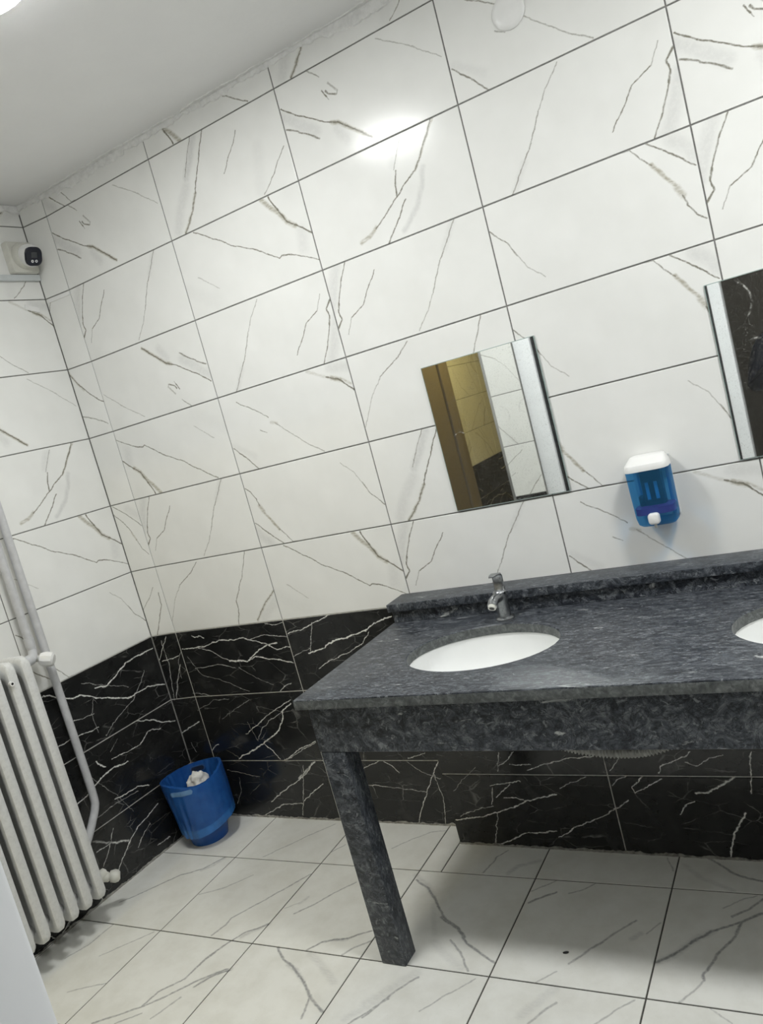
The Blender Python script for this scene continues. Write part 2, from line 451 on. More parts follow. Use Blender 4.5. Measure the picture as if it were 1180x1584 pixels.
def vein_segs(name, box=None, pad=30):
    """flatten the traced vein polylines into segments (metres), optionally only those near a tile's rectangle (mm)"""
    out = []
    for kind, w, st, pts in VEINS[name]:
        for (ax, ay), (bx, by) in zip(pts, pts[1:]):
            if box:
                if max(ax, bx) < box[0] - pad or min(ax, bx) > box[1] + pad or max(ay, by) < box[2] - pad or min(ay, by) > box[3] + pad: continue
            if (ax, ay) == (bx, by): continue
            out.append((kind, w / 1000, st, (ax / 1000, ay / 1000), (bx / 1000, by / 1000)))
    return out
def vein_chain(m, vec, segs, kind, wf=1.45):
    cur = None
    for k, w, st, A, B in segs:
        if k != kind: continue
        AB = Vector((B[0] - A[0], B[1] - A[1], 0)); L2 = AB.length_squared
        s1 = m.n('ShaderNodeVectorMath', operation='SUBTRACT'); m.l(vec, s1.inputs[0]); s1.inputs[1].default_value = (A[0], A[1], 0)
        dt = m.n('ShaderNodeVectorMath', operation='DOT_PRODUCT'); m.l(s1.outputs[0], dt.inputs[0]); dt.inputs[1].default_value = AB / L2
        cl = m.math('ADD', dt.outputs['Value'], 0.0, clamp=True)
        sc = m.n('ShaderNodeVectorMath', operation='SCALE'); sc.inputs[0].default_value = AB; m.l(cl, sc.inputs['Scale'])
        ds = m.n('ShaderNodeVectorMath', operation='DISTANCE'); m.l(s1.outputs[0], ds.inputs[0]); m.l(sc.outputs[0], ds.inputs[1])
        mr = m.n('ShaderNodeMapRange', interpolation_type='SMOOTHSTEP'); m.l(ds.outputs['Value'], mr.inputs[0])
        mr.inputs[1].default_value = w * wf; mr.inputs[2].default_value = w * 0.2; mr.inputs[3].default_value = 0; mr.inputs[4].default_value = st
        cur = mr.outputs[0] if cur is None else m.math('MAXIMUM', cur, mr.outputs[0])
    return cur
def warped_uv(m, a1, s1, a2, s2):
    uv = m.n('ShaderNodeUVMap').outputs[0]
    v = uv
    for amp, sc in ((a1, s1), (a2, s2)):
        nz = m.noise(uv, sc, 2.0, color=True)
        x = m.n('ShaderNodeVectorMath', operation='SUBTRACT'); m.l(nz, x.inputs[0]); x.inputs[1].default_value = (0.5, 0.5, 0.5)
        y = m.n('ShaderNodeVectorMath', operation='MULTIPLY'); m.l(x.outputs[0], y.inputs[0]); y.inputs[1].default_value = (amp, amp, 0)
        z = m.n('ShaderNodeVectorMath', operation='ADD'); m.l(v, z.inputs[0]); m.l(y.outputs[0], z.inputs[1]); v = z.outputs[0]
    return uv, v
def white_marble(name, segs, floor=False):
    m = NT(name); uv, v = warped_uv(m, 0.010, 22.0, 0.005, 80.0)
    base = m.ramp(m.noise(uv, 5.0, 3.0), [(0.35, (0.81, 0.812, 0.79)), (0.65, (0.85, 0.852, 0.832))])
    if floor:
        base = m.ramp(m.noise(uv, 7.0, 5.0, 0.65), [(0.32, (0.76, 0.755, 0.70)), (0.6, (0.845, 0.845, 0.80))])
        speck = m.math('GREATER_THAN', m.noise(uv, 260.0, 2.0, 0.6), 0.70)
        grime = m.math('MULTIPLY', speck, m.math('GREATER_THAN', m.noise(uv, 9.0, 2.0), 0.52))
        base = m.mix(m.math('MULTIPLY', grime, 0.35), base, (0.45, 0.43, 0.37))
    tex = m.ramp(m.noise(uv, 70.0, 5.0, 0.75), [(0.30, (0.35, 0.35, 0.35)), (0.55, (1, 1, 1))])
    st = m.n('ShaderNodeMapping'); m.l(v, st.inputs[0]); st.inputs['Rotation'].default_value = (0, 0, 0.85); st.inputs['Scale'].default_value = (0.35, 1.6, 1)
    tex2 = m.ramp(m.noise(st.outputs[0], 95.0, 4.0, 0.7), [(0.34, (0.28, 0.28, 0.28)), (0.58, (1, 1, 1))])
    for kind, c in (('s', (0.50, 0.50, 0.495)), ('b', (0.34, 0.31, 0.225) if not floor else (0.36, 0.36, 0.355)), ('l', (0.215, 0.205, 0.165) if not floor else (0.22, 0.22, 0.22))):
        f = vein_chain(m, v, segs, kind)
        if f is None: continue
        f = m.math('MULTIPLY', f, tex2 if kind == 'b' else tex, clamp=True); f = m.math('MULTIPLY', f, 1.35 if kind == 'l' else 1.0, clamp=True)
        base = m.mix(f, base, c)
    m.set(col=base, rough=0.18, spec=0.22)
    if floor: m.set(rough=m.ramp(m.noise(uv, 6.0, 4.0), [(0.3, (0.34, 0.34, 0.34)), (0.7, (0.5, 0.5, 0.5))]))
    return m.m
def black_marble(name, segs, seed=0.0):
    m = NT(name); uv, v = warped_uv(m, 0.016, 30.0, 0.006, 110.0)
    cl = m.noise(uv, 9.0, 4.0, 0.6)
    base = m.ramp(cl, [(0.3, (0.009, 0.0095, 0.010)), (0.58, (0.018, 0.0185, 0.0185)), (0.8, (0.042, 0.042, 0.041))])
    ad = m.n('ShaderNodeVectorMath', operation='ADD'); m.l(v, ad.inputs[0]); ad.inputs[1].default_value = (seed, seed * 0.7, 0)
    st = m.n('ShaderNodeMapping'); m.l(ad.outputs[0], st.inputs[0]); st.inputs['Rotation'].default_value = (0, 0, 0.6); st.inputs['Scale'].default_value = (1, 2.2, 1)
    vo = m.n('ShaderNodeTexVoronoi', feature='DISTANCE_TO_EDGE'); vo.inputs['Scale'].default_value = 7.0; m.l(st.outputs[0], vo.inputs['Vector'])
    thin = m.ramp(vo.outputs['Distance'], [(0.0, (1, 1, 1)), (0.016, (0, 0, 0))])
    gate = m.ramp(m.noise(uv, 11.0, 3.0), [(0.46, (0, 0, 0)), (0.66, (0.42, 0.42, 0.42))])
    base = m.mix(m.math('MULTIPLY', thin, gate), base, (0.42, 0.42, 0.40))
    tex = m.ramp(m.noise(uv, 60.0, 4.0, 0.7), [(0.32, (0.25, 0.25, 0.25)), (0.60, (1, 1, 1))])
    for kind, c in (('s', (0.16, 0.16, 0.155)), ('b', (0.78, 0.78, 0.75)), ('l', (0.80, 0.80, 0.76))):
        f = vein_chain(m, v, segs, kind, 1.0)
        if f is None: continue
        base = m.mix(m.math('MULTIPLY', m.math('MULTIPLY', f, tex), 1.5, clamp=True), base, c)
    m.set(col=base, rough=0.16, spec=0.5)
    return m.m
def counter_marble(name):
    m = NT(name); o = m.obj()
    mp = m.n('ShaderNodeMapping'); m.l(o, mp.inputs[0]); mp.inputs['Rotation'].default_value = (0, 0, 0.22); mp.inputs['Scale'].default_value = (1.0, 3.0, 1.15)
    v = mp.outputs[0]
    a = m.noise(v, 20.0, 9.0, 0.74, 1.6)
    base = m.ramp(a, [(0.32, (0.008, 0.010, 0.015)), (0.43, (0.028, 0.033, 0.042)), (0.53, (0.075, 0.084, 0.098)), (0.66, (0.19, 0.205, 0.22))])
    rg = m.math('ABSOLUTE', m.math('SUBTRACT', m.noise(v, 19.0, 4.0, 0.6, 2.5), 0.5))
    base = m.mix(m.ramp(rg, [(0.0, (0.85, 0.85, 0.85)), (0.035, (0, 0, 0))]), base, (0.005, 0.006, 0.009))
    c = m.noise(v, 50.0, 3.0, 0.6, 0.8)
    base = m.mix(m.ramp(c, [(0.60, (0, 0, 0)), (0.69, (0.6, 0.6, 0.6))]), base, (0.30, 0.32, 0.335))
    mp2 = m.n('ShaderNodeMapping'); m.l(o, mp2.inputs[0]); mp2.inputs['Scale'].default_value = (2.2, 9.0, 6.0); mp2.inputs['Rotation'].default_value = (0, 0.35, 0.2)
    w = m.noise(mp2.outputs[0], 4.0, 6.0, 0.68, 0.8)
    base = m.mix(m.ramp(w, [(0.63, (0, 0, 0)), (0.70, (0.9, 0.9, 0.9))]), base, (0.52, 0.54, 0.53))
    m.set(col=base, rough=m.ramp(a, [(0.3, (0.36, 0.36, 0.36)), (0.7, (0.50, 0.50, 0.50))]), spec=0.4)
    return m.m

M = {}
M['grout_dark'] = plain('grout_dark', (0.20, 0.197, 0.188), 0.85, var=0.25, scale=60)
M['grout_light'] = plain('grout_light', (0.60, 0.595, 0.56), 0.85, var=0.2, scale=60)
M['grout_floor'] = plain('grout_floor', (0.075, 0.072, 0.064), 0.85, var=0.35, scale=40)
m = NT('ceiling_paint'); f = m.noise(m.obj(), 3.0, 6.0, 0.6); m.set(col=m.ramp(f, [(0.3, (0.84, 0.84, 0.84)), (0.7, (0.88, 0.88, 0.88))]), rough=0.75); m.bump(m.noise(m.obj(), 22.0, 5.0), 0.25, 0.004); M['ceiling'] = m.m
m = NT('plaster'); f = m.noise(m.obj(), 35.0, 6.0, 0.7); m.set(col=m.ramp(f, [(0.3, (0.72, 0.72, 0.71)), (0.6, (0.86, 0.86, 0.85))]), rough=0.85); m.bump(f, 0.6, 0.004); M['plaster'] = m.m
m = NT('caulk'); f = m.noise(m.obj(), 50.0, 5.0, 0.7); m.set(col=m.ramp(f, [(0.35, (0.16, 0.155, 0.14)), (0.6, (0.42, 0.41, 0.37))]), rough=0.8); m.bump(f, 0.5, 0.003); M['caulk'] = m.m
m = NT('radiator_paint'); f = m.noise(m.obj(), 60.0, 5.0, 0.7); m.set(col=m.ramp(f, [(0.3, (0.60, 0.605, 0.595)), (0.55, (0.70, 0.705, 0.695))]), rough=0.42); m.bump(f, 0.12, 0.002); M['radiator'] = m.m
M['pipe'] = plain('pipe_paint', (0.55, 0.555, 0.57), 0.35, var=0.08, scale=40)
M['white_plastic'] = plain('white_plastic', (0.83, 0.83, 0.82), 0.32, var=0.03, scale=20)
M['aged_plastic'] = plain('aged_white_plastic', (0.66, 0.655, 0.60), 0.42, var=0.06, scale=30)
M['duct'] = plain('duct_plastic', (0.60, 0.63, 0.64), 0.4, var=0.05, scale=30)
M['camera_face'] = plain('camera_face', (0.008, 0.010, 0.022), 0.15)
M['camera_window'] = plain('camera_window', (0.05, 0.055, 0.06), 0.1)
M['led'] = plain('lens_white', (0.8, 0.8, 0.8), 0.25)
M['black'] = plain('black_plastic', (0.01, 0.01, 0.01), 0.35)
m = NT('chrome'); f = m.noise(m.obj(), 90.0, 4.0); m.set(col=m.ramp(f, [(0.3, (0.25, 0.26, 0.27)), (0.7, (0.42, 0.43, 0.44))]), metal=1.0, rough=m.ramp(f, [(0.3, (0.26, 0.26, 0.26)), (0.7, (0.46, 0.46, 0.46))])); M['chrome'] = m.m
M['ceramic'] = plain('ceramic', (0.88, 0.89, 0.88), 0.08, var=0.015, scale=10)
M['stone'] = counter_marble('counter_marble')
m = NT('sawn_marble'); f = m.noise(m.obj(), 60.0, 5.0, 0.7, 0.6); m.set(col=m.ramp(f, [(0.3, (0.045, 0.050, 0.050)), (0.5, (0.095, 0.103, 0.102)), (0.72, (0.20, 0.21, 0.21))]), rough=0.5); M['stone_cut'] = m.m
M['bin'] = plain('bin_plastic', (0.004, 0.085, 0.37), 0.32, var=0.12, scale=25)
m = NT('bin_bag'); f = m.noise(m.obj(), 30.0, 4.0); m.set(col=m.ramp(f, [(0.3, (0.016, 0.10, 0.36)), (0.7, (0.03, 0.15, 0.46))]), rough=0.28); m.bump(m.noise(m.obj(), 26.0, 3.0, 0.6, 1.5), 0.35, 0.004)
tr = m.n('ShaderNodeBsdfTranslucent'); tr.inputs[0].default_value = (0.03, 0.20, 0.75, 1); mx = m.n('ShaderNodeMixShader'); mx.inputs[0].default_value = 0.30
m.l(m.b.outputs[0], mx.inputs[1]); m.l(tr.outputs[0], mx.inputs[2]); m.l(mx.outputs[0], m.out.inputs[0]); M['bag'] = m.m
M['bag_hem'] = plain('bag_hem', (0.024, 0.145, 0.44), 0.3, var=0.15)
M['slot_light'] = plain('bag_over_slot', (0.13, 0.27, 0.50), 0.4, var=0.1)
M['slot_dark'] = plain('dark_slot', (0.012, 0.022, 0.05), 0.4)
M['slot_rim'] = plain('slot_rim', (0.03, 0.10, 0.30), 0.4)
m = NT('tissue'); f = m.noise(m.obj(), 45.0, 4.0); m.set(col=m.ramp(f, [(0.3, (0.62, 0.62, 0.60)), (0.55, (0.82, 0.82, 0.80))]), rough=0.9); m.bump(f, 0.6, 0.01); M['tissue'] = m.m
# mirror: silvered glass with dust specks and a few curved wipe marks
def mirror_mat(name, arcs):
    m = NT(name); o = m.obj()
    sp = m.ramp(m.noise(o, 430.0, 2.0, 0.6), [(0.59, (0, 0, 0)), (0.68, (1, 1, 1))])
    dust = m.ramp(m.noise(o, 12.0, 5.0, 0.65), [(0.35, (0.10, 0.10, 0.10)), (0.75, (0.42, 0.42, 0.42))])
    fac = m.math('ADD', m.math('MULTIPLY', sp, dust), 0.025)
    gap = m.ramp(m.noise(o, 60.0, 4.0, 0.7), [(0.40, (0, 0, 0)), (0.60, (1, 1, 1))])
    for cx, cz, r, ang, st in arcs:
        s1 = m.n('ShaderNodeVectorMath', operation='SUBTRACT'); m.l(o, s1.inputs[0]); s1.inputs[1].default_value = (cx, -0.006, cz)
        ln = m.n('ShaderNodeVectorMath', operation='LENGTH'); m.l(s1.outputs[0], ln.inputs[0])
        d = m.math('ABSOLUTE', m.math('SUBTRACT', ln.outputs['Value'], r))
        dt = m.n('ShaderNodeVectorMath', operation='DOT_PRODUCT'); m.l(s1.outputs[0], dt.inputs[0]); dt.inputs[1].default_value = (math.cos(ang) / r, 0, math.sin(ang) / r)
        band = m.ramp(d, [(0.0, (st, st, st)), (0.003, (0, 0, 0))]); side = m.ramp(dt.outputs['Value'], [(0.55, (0, 0, 0)), (0.85, (1, 1, 1))])
        fac = m.math('ADD', fac, m.math('MULTIPLY', m.math('MULTIPLY', band, side), gap), clamp=True)
    m.set(col=(0.88, 0.90, 0.88), metal=1.0, rough=0.015)
    df = m.n('ShaderNodeBsdfDiffuse'); df.inputs[0].default_value = (0.62, 0.62, 0.58, 1); mx = m.n('ShaderNodeMixShader')
    m.l(fac, mx.inputs[0]); m.l(m.b.outputs[0], mx.inputs[1]); m.l(df.outputs[0], mx.inputs[2]); m.l(mx.outputs[0], m.out.inputs[0]); return m.m
M['glass_edge'] = plain('mirror_edge', (0.30, 0.38, 0.36), 0.15)
def tinted(name, tint, body, fac, rough=0.08):
    m = NT(name); m.set(col=body, rough=rough); tr = m.n('ShaderNodeBsdfTransparent'); tr.inputs[0].default_value = (*tint, 1)
    mx = m.n('ShaderNodeMixShader'); mx.inputs[0].default_value = fac; m.l(m.b.outputs[0], mx.inputs[1]); m.l(tr.outputs[0], mx.inputs[2]); m.l(mx.outputs[0], m.out.inputs[0]); return m.m
M['blue_clear'] = tinted('clear_blue_plastic', (0.32, 0.66, 0.93), (0.06, 0.26, 0.52), 0.78)
M['soap'] = plain('purple_soap', (0.40, 0.02, 0.22), 0.15)
M['pump'] = plain('pump_plastic', (0.008, 0.025, 0.04), 0.35)
M['pump_light'] = plain('pump_tube', (0.10, 0.32, 0.50), 0.35)
M['hose'] = plain('hose_plastic', (0.40, 0.40, 0.38), 0.45, var=0.1, scale=40)
M['pvc'] = plain('pvc_frame', (0.86, 0.88, 0.91), 0.28, var=0.03, scale=8)
M['gasket'] = plain('gasket', (0.02, 0.022, 0.025), 0.5)
M['dark_glass'] = plain('dark_panel', (0.022, 0.024, 0.028), 0.2)
m = NT('brown_laminate'); f = m.noise(m.obj(), 120.0, 3.0, 0.7); m.set(col=m.ramp(f, [(0.3, (0.20, 0.165, 0.12)), (0.7, (0.30, 0.255, 0.19))]), rough=0.5); M['brown'] = m.m
m = NT('corridor_panel'); f = m.noise(m.obj(), 70.0, 3.0, 0.7); m.set(col=m.ramp(f, [(0.3, (0.13, 0.12, 0.10)), (0.7, (0.18, 0.168, 0.145))]), rough=0.6); M['corridor'] = m.m
M['metal_trim'] = plain('metal_trim', (0.55, 0.56, 0.56), 0.3, metal=0.9)
def emit(name, col, st):
    m = NT(name); e = m.n('ShaderNodeEmission'); e.inputs[0].default_value = (*col, 1); e.inputs[1].default_value = st; m.l(e.outputs[0], m.out.inputs[0]); return m.m
M['lamp_a'] = emit('lamp_diffuser', (0.985, 1.0, 0.985), LAMP_W[0])
M['lamp_b'] = emit('lamp_diffuser', (0.985, 1.0, 0.985), LAMP_W[1])
M['corridor_fill'] = emit('corridor_fill_glow', (1.0, 0.95, 0.85), 20.0)  # glow of the added corridor fill
M['lamp_warm'] = emit('lamp_diffuser_warm', (1.0, 0.80, 0.28), LAMP_WARM)
M['navy'] = plain('navy_cloth', (0.008, 0.011, 0.024), 0.85, var=0.2, scale=60)
M['trousers'] = plain('dark_trousers', (0.012, 0.012, 0.014), 0.85)
M['skin'] = plain('skin', (0.45, 0.27, 0.19), 0.5)
M['hair'] = plain('hair', (0.012, 0.009, 0.007), 0.6)

# ------------------------------------------------------------ tiles
DESIGN = {}
def design_mat(d):
    if d not in DESIGN: DESIGN[d] = white_marble('white_marble_tile_' + d, vein_segs(d))
    return DESIGN[d]
BEV = 0.0011
def tile_mesh(name, poly, uvf, mat, thick=0.007):
    """bevelled tile: polygon (a, b) in metres, counter-clockwise, front face at c = 0"""
    n = len(poly); cx = sum(p[0] for p in poly) / n; cy = sum(p[1] for p in poly) / n
    def inset(d):
        out = []
        for i in range(n):
            p = Vector(poly[i]); a = Vector(poly[i - 1]); b = Vector(poly[(i + 1) % n])
            e1 = (p - a).normalized(); e2 = (b - p).normalized(); n1 = Vector((-e1.y, e1.x)); n2 = Vector((-e2.y, e2.x))
            bis = (n1 + n2); k = max(0.3, bis.dot(n1)); out.append(p + bis * (d / k))
        return out
    bm = bmesh.new(); uvl = bm.loops.layers.uv.new('UVMap')
    rings = [[(q.x, q.y, -thick) for q in inset(0)], [(q.x, q.y, -BEV) for q in inset(0)], [(q.x, q.y, -BEV * 0.28) for q in inset(BEV * 0.5)], [(q.x, q.y, 0) for q in inset(BEV * 1.6)]]
    loft(bm, rings, False, True)
    for f in bm.faces:
        for lp in f.loops: lp[uvl].uv = uvf(lp.vert.co.x, lp.vert.co.y)
    me = tomesh(name, bm); me.materials.append(mat); return me
TM = {}
G = 0.0021      # half a joint
def white_tile(parent, frame, a, b, d, rot=False, a0=0.0, a1=PW, b0=0.0, b1=PH):
    """one printed tile whose full lower left corner is at (a, b) of the wall frame, cut to a0..a1, b0..b1"""
    key = (d, rot, round(a0, 4), round(a1, 4), round(b0, 4), round(b1, 4))
    if key not in TM:
        uvf = (lambda x, y: (PW - x, PH - y)) if rot else (lambda x, y: (x, y))
        TM[key] = tile_mesh('tile', [(a0 + G, b0 + G), (a1 - G, b0 + G), (a1 - G, b1 - G), (a0 + G, b1 - G)], uvf, design_mat(d))
    o = link('tile', TM[key], None, parent)
    o.matrix_world = frame @ Matrix.Translation((a, b, rnd.uniform(-0.0002, 0.0002))) ; return o
def frame_of(ax, ay, az, org): return Matrix(((ax[0], ay[0], az[0], org[0]), (ax[1], ay[1], az[1], org[1]), (ax[2], ay[2], az[2], org[2]), (0, 0, 0, 1)))
FB = frame_of((1, 0, 0), (0, 0, 1), (0, -1, 0), (0, 0, 0))                     # back wall: a = x, b = z
FL = frame_of(tuple(-D0), (0, 0, 1), tuple(N0), (KX, KY, 0))                   # left wall: a = -distance from the corner
FF = frame_of((-1, 0, 0), (0, 0, 1), (0, 1, 0), (0, YF, 0))                    # front wall: a = -x
FR = frame_of((0, -1, 0), (0, 0, 1), (-1, 0, 0), (XR, 0, 0))                   # right wall: a = -y
_w = Vector((0 - KX, 0 - KY, 0)); SW = _w.length; _w.normalize()
FS = frame_of(tuple(_w), (0, 0, 1), (_w.y, -_w.x, 0), (KX, KY, 0))             # narrow corner strip
ROWS_B = [(0.0, 0.2665), (0.2665, 0.5735), (0.5735, ZW)]
BT = {}
BSEED = [0]
def black_tile(parent, frame, a0, a1, b0, b1, src=None, du=0.0):
    """one black tile; src names a traced wall whose coordinates are (a + du, b)"""
    if src:
        mat = black_marble('black_marble_tile', vein_segs(src, ((a0 + du) * 1000, (a1 + du) * 1000, b0 * 1000, b1 * 1000)), 0.37 * len(BT)); BT[len(BT)] = 1
        me = tile_mesh('tile', [(a0 + G, b0 + G), (a1 - G, b0 + G), (a1 - G, b1 - G), (a0 + G, b1 - G)], lambda x, y: (x + du, y), mat)
        o = link('tile', me, None, parent); o.matrix_world = frame.copy(); return o
    if 'plain' not in TM: TM['plain'] = [black_marble('black_marble_tile_%s' % n, vein_segs('blackback', bx), k) for n, bx, k in (('a', (0, 602, 574, 876), 1.3), ('b', (0, 602, 267, 574), 2.9), ('c', (-1204, -602, 0, 300), 4.1))]
    BSEED[0] += 1; k = BSEED[0] % 3
    key = ('blk', k, round(a1 - a0, 3), round(b1 - b0, 3))
    if key not in TM:
        off = ((0, 0.574), (0, 0.267), (-1.2, 0))[k]
        TM[key] = tile_mesh('tile', [(G, G), (a1 - a0 - G, G), (a1 - a0 - G, b1 - b0 - G), (G, b1 - b0 - G)], lambda x, y: (x + off[0], y + off[1]), TM['plain'][k])
    o = link('tile', TM[key], None, parent); o.matrix_world = frame @ Matrix.Translation((a0, b0, 0)); return o

# ------------------------------------------------------------ room shell
GB = 0.0028     # joints lie this far behind the tile faces
wall_back = struct(box('wall_back', (-0.30, XR + 0.12, GB, 0.14, -0.05, CEIL + 0.1), M['grout_dark']))
box('wainscot_grout', (0.0, XR, GB - 0.0006, GB + 0.002, 0.0, ZW + 0.004), M['grout_light'], wall_back)
def wall_slab(name, mtx, b, mat, parent=None):
    o = box(name, b, mat, parent); o.matrix_world = mtx; return o
LW = 5.2
wall_left = struct(wall_slab('wall_left', ML, (-0.02, LW, -0.14, -GB, -0.05, CEIL + 0.1), M['grout_dark']))
wall_slab('wainscot_grout', ML, (0.0, LW, -GB - 0.002, -GB + 0.0006, 0.0, ZW + 0.004), M['grout_light'], wall_left)
floor = struct(box('floor', (-0.40, XR + 0.12, YEND - 0.15, 0.14, -0.12, -0.0022), M['grout_floor']))
ceiling = struct(box('ceiling', (-0.40, XR + 0.12, YEND - 0.15, 0.14, CEIL, CEIL + 0.12), M['ceiling']))
NEXTD = ['M', 'T', 'U', 'P', 'V', 'W', 'S', 'N']
BACK = {1: ['W', 'M', 'Tr', 'V', 'S'], 2: ['Tr', 'Ur', 'P', 'Ur', 'M'], 3: ['Mr', 'V', 'W', 'U', 'T'], 4: ['Nr', 'T', 'Tr', 'U', 'Tr'], 5: ['Tr', 'M', 'S', 'T', 'N'], 6: ['N', 'P', 'N', 'V', 'M'], 7: ['Ur', 'Mr', 'P', 'T', 'W']}
for row in range(1, 8):
    b = ZW + (row - 1) * PH; hb = min(PH, CEIL - b)
    for c in range(7):
        d = BACK[row][c] if c < 5 else rnd.choice(NEXTD) + rnd.choice(['', 'r'])
        a1 = min(PW, XR - c * PW)
        white_tile(wall_back, FB, c * PW, b, d[0], len(d) > 1, a1=a1, b1=hb)
    # narrow cut pieces closing the corner, set at a slight angle
    mat = white_marble('corner_strip_tile', vein_segs('strip', (-140, 0, b * 1000, (b + hb) * 1000), 5))
    o = link('tile', tile_mesh('tile', [(G, b + G), (SW - G * 0.4, b + G), (SW - G * 0.4, b + hb - G), (G, b + hb - G)], lambda x, y: (x - SW, y), mat), None, wall_back); o.matrix_world = FS.copy()
for b0, b1 in ROWS_B:
    for c in range(2): black_tile(wall_back, FB, c * PW, (c + 1) * PW - (0.004 if c else 0), b0, b1, 'blackback')
    black_tile(wall_back, FS, 0.0, SW, b0, b1, 'blackback', -SW)
o = box('corner_backing', (-0.0, SW, 0.0, CEIL, -0.03, -GB), M['grout_dark'], wall_back); o.matrix_world = FS.copy()
o = box('wainscot_grout', (0.0, SW, 0.0, ZW + 0.004, -0.02, -GB + 0.0006), M['grout_light'], wall_back); o.matrix_world = FS.copy()
LEFT = {1: 'Ur', 2: 'M', 3: 'S', 4: 'N', 5: 'V', 6: 'P', 7: 'W'}
for row in range(1, 8):
    b = ZW + (row - 1) * PH; hb = min(PH, CEIL - b)
    for c in range(9):
        d = LEFT[row] if c == 0 else rnd.choice(NEXTD) + rnd.choice(['', 'r'])
        white_tile(wall_left, FL, -(c + 1) * PW, b, d[0], len(d) > 1, a0=max(0.0, (c + 1) * PW - LW), b1=hb)
for b0, b1 in ROWS_B:
    for c in range(9): black_tile(wall_left, FL, max(-(c + 1) * PW, -LW), -c * PW, b0, b1, 'blackleft' if c == 0 else None)

# front wall (behind the photographer's side): passage | stub | plastic door unit | open doorway | wall
XS0, XS1, XD1, XO1 = 0.885, 1.085, 2.18, 3.05
wall_front = struct(box('wall_front', (XS0, XS1, YF - 0.20, YF - GB, 0, CEIL), M['grout_dark']))
box('wall_block', (XO1, XR + 0.12, YF - 0.20, YF - GB, 0, CEIL), M['grout_dark'], wall_front)
box('header', (-0.17, XS0, YF - 0.20, YF - GB, 2.25, CEIL), M['ceiling'], wall_front)
box('header', (XS1, XO1, YF - 0.20, YF - GB, 2.12, CEIL), M['ceiling'], wall_front)
for row in range(1, 8):
    b = ZW + (row - 1) * PH; hb = min(PH, CEIL - b)
    white_tile(wall_front, FF, -XS1, b, rnd.choice('TUVW'), False, a0=0.0, a1=XS1 - XS0, b1=hb)
    for c in range(2):
        white_tile(wall_front, FF, -XO1 - (c + 1) * PW, b, rnd.choice(NEXTD), False, a0=max(0.0, (XO1 + (c + 1) * PW) - XR), b1=hb)
for b0, b1 in ROWS_B:
    black_tile(wall_front, FF, -XS1, -XS0, b0, b1)
    for c in range(2): black_tile(wall_front, FF, max(-XO1 - (c + 1) * PW, -XR), -XO1 - c * PW, b0, b1)
box('corner_trim', (XS0 - 0.006, XS0 + 0.010, YF - 0.02, YF + 0.002, 0, CEIL), M['metal_trim'], wall_front)
wall_right = struct(box('wall_right', (XR + GB, XR + 0.12, YEND - 0.12, 0.0, -0.05, CEIL), M['grout_dark']))
for row in range(1, 8):
    b = ZW + (row - 1) * PH; hb = min(PH, CEIL - b)
    for c in range(4):
        white_tile(wall_right, FR, c * PW, b, rnd.choice(NEXTD), rnd.random() < 0.5, a1=min(PW, -YF - c * PW), b1=hb)
for b0, b1 in ROWS_B:
    for c in range(4): black_tile(wall_right, FR, c * PW, min((c + 1) * PW, -YF), b0, b1)
struct(box('wall_rear', (-0.40, XR + 0.12, YEND - 0.12, YEND, -0.05, CEIL), M['corridor']))
struct(box('wall_light_block', (1.10, 1.20, YEND, YF - 0.20, 0, CEIL), M['corridor']))  # unseen wall, added to keep the warm passage light out of the corridor

# floor tiles: a slightly turned square grid cut to the room
FX, FY, SX_, SY_, FROT = 0.26231, -0.28718, 0.42702, 0.43154, 0.01508
def clip(poly, nx, ny, d):
    out = []
    for i in range(len(poly)):
        p, q = poly[i], poly[(i + 1) % len(poly)]
        dp = nx * p[0] + ny * p[1] - d; dq = nx * q[0] + ny * q[1] - d
        if dp <= 0: out.append(p)
        if (dp < 0 < dq) or (dq < 0 < dp):
            t = dp / (dp - dq); out.append((p[0] + t * (q[0] - p[0]), p[1] + t * (q[1] - p[1])))
    return out
cf, sf = math.cos(FROT), math.sin(FROT)
FLOOR_MATS = []
def floor_tile(u0, u1, v0, v1):
    g = 0.0023
    poly = [(u0 + g, v0 + g), (u1 - g, v0 + g), (u1 - g, v1 - g), (u0 + g, v1 - g)]
    poly = [(FX + cf * u - sf * v, FY + sf * u + cf * v) for u, v in poly]
    for nx, ny, d in ((0, 1, -0.001), (1, 0, XR - 0.001), (0, -1, -YEND), (-N0.x, -N0.y, -(N0.x * KX + N0.y * KY) - 0.001)):
        poly = clip(poly, nx, ny, d)
        if len(poly) < 3: return
    ar = 0.5 * abs(sum(poly[i - 1][0] * poly[i][1] - poly[i][0] * poly[i - 1][1] for i in range(len(poly))))
    if ar < 0.0015: return
    clean = [p for i, p in enumerate(poly) if (Vector(p) - Vector(poly[i - 1])).length > 0.004]
    if len(clean) < 3: return
    xs = [p[0] * 1000 for p in clean]; ys = [p[1] * 1000 for p in clean]
    segs = vein_segs('floor', (min(xs), max(xs), min(ys), max(ys)), 8)
    if segs:
        mat = white_marble('floor_marble_tile', segs, True); FLOOR_MATS.append(mat); uvf = lambda x, y: (x, y)
    else:
        k = rnd.randrange(3)
        if len(PLAIN_F) < 3:
            for bx in ((100, 600, -800, -300), (900, 1500, -700, -300), (1700, 2300, -700, -250)): PLAIN_F.append(white_marble('floor_marble_tile', vein_segs('floor', bx, 0), True))
        mat = PLAIN_F[k]; ox, oy = ((0.15, -0.72), (1.0, -0.7), (1.75, -0.7))[k]
        uvf = lambda x, y: (x - min(xs) / 1000 + ox, y - min(ys) / 1000 + oy)
    o = link('tile', tile_mesh('tile', clean, uvf, mat, 0.01), None, floor); o.location.z = rnd.uniform(-0.0003, 0.0)
PLAIN_F = []
